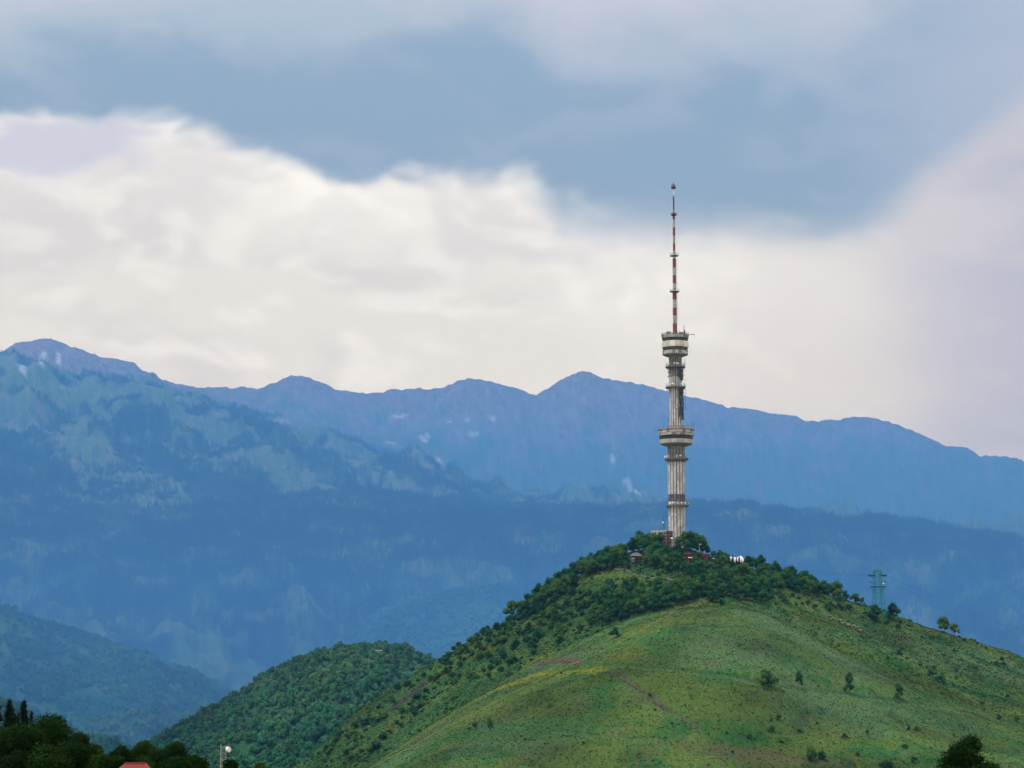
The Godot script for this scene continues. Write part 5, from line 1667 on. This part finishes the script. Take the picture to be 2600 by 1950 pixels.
	obj("platform", e.mesh(), gd, py)
	for q in [[0.9, 1.3, gd], [0.77, 0.6, gm]]:
		for s in [-1.0, 1.0]:
			e = MB.new()
			e.box(Vector3(s * 5.4, ph * q[0], 2.6 * s), Vector3(6.4, q[1], 1.3))
			e.rod(Vector3(s * 2.6, ph * (q[0] - 0.06), 2.6 * s), Vector3(s * 7.5, ph * q[0], 2.6 * s), 0.35)
			obj("crossarm", e.mesh(), q[2], py)
	e = MB.new()
	e.box(Vector3(4.6, ph * 0.74, 3.4), Vector3(1.5, 1.3, 1.0))
	obj("lamp_box", e.mesh(), white_mat, py)
	# its cables, hanging from the hilltop station and away down the slope
	for s in [-1.0, 1.0]:
		var head := p + py.basis * Vector3(s * 6.8, ph * 0.92, 2.6 * s)
		var up_end := pt(1960, 1428, 2290.0) + Vector3(0, s * 1.0 - 1.0, s * 4.0)
		var low_end := pt(2760, 1640, 2120.0) + Vector3(0, 0, s * 4.0)
		e = MB.new()
		var line := []
		for i in 15:
			var t := i / 14.0
			line.append(up_end.lerp(head, t) - Vector3.UP * 4.0 * 4.0 * t * (1.0 - t) - p)
		for i in range(1, 17):
			var t := i / 16.0
			line.append(head.lerp(low_end, t) - Vector3.UP * 4.0 * 6.0 * t * (1.0 - t) - p)
		var rr := []
		for i in line.size():
			rr.append(0.05)
		e.tube(line, rr, 5)
		var cb := thing("cable", "thin dark cable hung from the green pylon across the valley", "cable", p, "cable car cables")
		obj("strand", e.mesh(), gd, cb)
	# near the viewer: red roof, dish mast, crane boom
	var ridge := pt(342, 1940, 196.0)
	var house := thing("red_roofed_house", "house with a red ribbed metal roof among the dark trees", "house", Vector3(ridge.x, -19.0, ridge.z))
	house.rotation.y = face_cam(house.position)
	var rh := ridge.y + 19.0
	e = MB.new()
	e.box(Vector3(-0.15, (rh - 1.6) * 0.5 - 0.5, -1.0), Vector3(4.2, rh - 0.8, 5.0))
	obj("wall", e.mesh(), mat(Color(0.45, 0.42, 0.38)), house)
	e = MB.new()
	var redroof := stain_mat(Color(0.24, 0.045, 0.035), 107, 0.8, 2.0, 0.5)
	var rv := [Vector3(-0.85, rh, -1.0), Vector3(0.95, rh, -1.0), Vector3(-2.7, rh - 1.5, 1.9), Vector3(2.4, rh - 1.5, 1.9), Vector3(-2.7, rh - 1.5, -3.9), Vector3(2.4, rh - 1.5, -3.9)]
	e.quad(rv[2], rv[3], rv[1], rv[0])
	e.quad(rv[5], rv[4], rv[0], rv[1])
	e.quad(rv[4], rv[2], rv[0], rv[0])
	e.quad(rv[3], rv[5], rv[1], rv[1])
	e.quad(rv[4], rv[5], rv[3], rv[2])
	var rf := obj("roof", e.mesh(), redroof, house)
	for i in 24:
		var t := (i + 0.5) / 24.0
		var foot: Vector3 = rv[2].lerp(rv[3], t)
		var head := Vector3(clampf(foot.x, rv[0].x, rv[1].x), rh, -1.0)
		if foot.x < rv[0].x:
			var k: float = (foot.x - rv[2].x) / (rv[0].x - rv[2].x)
			head = Vector3(foot.x, lerpf(rh - 1.5, rh, k), lerpf(1.9, -1.0, k))
		e = MB.new()
		e.rod(foot + Vector3.UP * 0.03, head + Vector3.UP * 0.03, 0.07)
		obj("rib", e.mesh(), redroof, rf)
	e = MB.new()
	e.rod(rv[0] + Vector3.UP * 0.05, rv[1] + Vector3.UP * 0.05, 0.16)
	obj("ridge_cap", e.mesh(), redroof, rf)
	p = pt(565, 1950, 262.0)
	var k1 := 262.0 / F
	var dm := thing("dish_mast", "small grey lattice mast with a white drum dish above the dark trees", "mast", Vector3(p.x, -19.0, p.z))
	dm.rotation.y = face_cam(dm.position)
	var base_y := p.y + 19.0
	e = MB.new()
	e.rod(Vector3(-5.0 * k1, 0, 0), Vector3(-5.0 * k1, base_y + 59.0 * k1, 0), 0.11)
	e.rod(Vector3(7.5 * k1, 0, 0), Vector3(7.5 * k1, base_y + 52.0 * k1, 0), 0.09)
	e.rod(Vector3(-2.0 * k1, 0, -0.5), Vector3(-2.0 * k1, base_y + 26.0 * k1, -0.5), 0.12)
	var gs := mat(Color(0.28, 0.27, 0.26), 0.6)
	obj("upright", e.mesh(), gs, dm)
	e = MB.new()
	for q in [37.0, 52.0]:
		e.rod(Vector3(-5.0 * k1, base_y + q * k1, 0), Vector3(7.5 * k1, base_y + q * k1, 0), 0.06)
	var yb := base_y - 60.0 * k1
	while yb < base_y + 28.0 * k1:
		e.rod(Vector3(-5.0 * k1, yb, 0), Vector3(7.5 * k1, yb + 12.0 * k1, 0), 0.04)
		e.rod(Vector3(7.5 * k1, yb, 0), Vector3(-5.0 * k1, yb + 12.0 * k1, 0), 0.04)
		yb += 12.0 * k1
	obj("bracing", e.mesh(), gs, dm)
	e = MB.new()
	drum(e, Vector3(10.5 * k1, base_y + 45.5 * k1, 0.05), Vector3(0.85, -0.05, 0.6), 7.0 * k1, 7.0 * k1)
	e.rod(Vector3(7.0 * k1, base_y + 45.0 * k1, 0), Vector3(11.0 * k1, base_y + 45.5 * k1, 0.05), 0.1)
	obj("drum_dish", e.mesh(), mat(Color(0.72, 0.72, 0.74), 0.5), dm)
	p = pt(2186, 1955, 420.0)
	var tip := pt(2165, 1914, 420.0)
	var cr := thing("crane_boom", "slender yellow crane boom tip rising before the grassy slope", "crane", p)
	e = MB.new()
	e.rod((p - tip) * 6.0, tip - p, 0.9, 0.12)
	obj("boom", e.mesh(), mat(Color(0.22, 0.14, 0.03), 0.7), cr)
	e = MB.new()
	for i in 12:
		var q0 := (tip - p).lerp((p - tip) * 2.0, i / 12.0)
		var q1 := (tip - p).lerp((p - tip) * 2.0, (i + 1) / 12.0)
		e.rod(q0 + Vector3(0.3, 0, 0.1), q1 - Vector3(0.3, 0, -0.1), 0.12)
	obj("bracing", e.mesh(), mat(Color(0.18, 0.12, 0.03), 0.7), cr)

# height above p of the photo row y, for a thing that stands upright at p
func up_h(p: Vector3, x: float, y: float) -> float:
	return tanp(x, y) * Vector2(p.x, p.z).length() - p.y

func _ready() -> void:
	# ---- camera
	var cam := Camera3D.new()
	cam.name = "camera"
	cam.fov = rad_to_deg(2.0 * atan(975.0 / F))
	cam.rotation.x = PITCH
	cam.near = 1.0
	cam.far = 60000.0
	add_child(cam)
	cam.current = true
	# ---- sky, haze, exposure
	var env := Environment.new()
	env.background_mode = Environment.BG_SKY
	env.sky = Sky.new()
	env.sky.sky_material = make_sky()
	env.tonemap_mode = Environment.TONE_MAPPER_LINEAR
	env.tonemap_exposure = EXPOSURE
	env.background_energy_multiplier = 1.0
	env.fog_enabled = true
	env.fog_density = HAZE_THIN
	env.fog_light_color = HAZE_COLOR.linear_to_srgb()
	env.sdfgi_enabled = true
	env.ssao_enabled = true
	env.ssil_enabled = true
	env.volumetric_fog_enabled = true
	env.volumetric_fog_density = 0.0
	var we := WorldEnvironment.new()
	we.name = "environment"
	we.environment = env
	add_child(we)
	# ---- the sun behind thin cloud: broad and soft
	var sun := DirectionalLight3D.new()
	sun.name = "sun"
	sun.light_energy = 0.5
	sun.light_angular_distance = 12.0
	sun.light_color = Color(1.0, 0.96, 0.9)
	sun.shadow_enabled = true
	sun.look_at_from_position(Vector3(-0.55, 1.15, 0.25), Vector3.ZERO, Vector3.UP)
	add_child(sun)
	land()
	# haze: blue air filling the valley before the mountains, thicker over its floor
	for h in [[BANK_TOP, BANK_NEAR, BANK_FAR, HAZE_BANK, "blue haze filling the valley before the mountains"], [LOW_TOP, LOW_NEAR, LOW_FAR, HAZE_LOW, "low blue haze lying over the valley floor"]]:
		var bank := FogVolume.new()
		bank.name = numbered("haze")
		bank.shape = RenderingServer.FOG_VOLUME_SHAPE_BOX
		bank.size = Vector3(h[2] * 1.1, h[0] + 128.0, h[2] - h[1])
		bank.position = Vector3(0.0, (h[0] - 128.0) * 0.5, -(h[2] + h[1]) * 0.5)
		var fm := FogMaterial.new()
		fm.density = h[3]
		fm.albedo = Color(HAZE_COLOR.r * 0.95, HAZE_COLOR.g * 0.95, HAZE_COLOR.b * 0.95).linear_to_srgb()
		bank.material = fm
		add_child(bank)
		tag(bank, h[4], "haze", "", "stuff")
	leaf_mat = mat(Color.WHITE, 0.85, true)
	leaf_mat.metallic_specular = 0.2
	leaf_mat.backlight_enabled = true
	leaf_mat.backlight = Color(0.75, 0.8, 0.6)
	bark_mat = mat(Color.WHITE, 0.95, true)
	cover_land()
	woods()
	tower()
	built()
	greenery()
	near_trees()
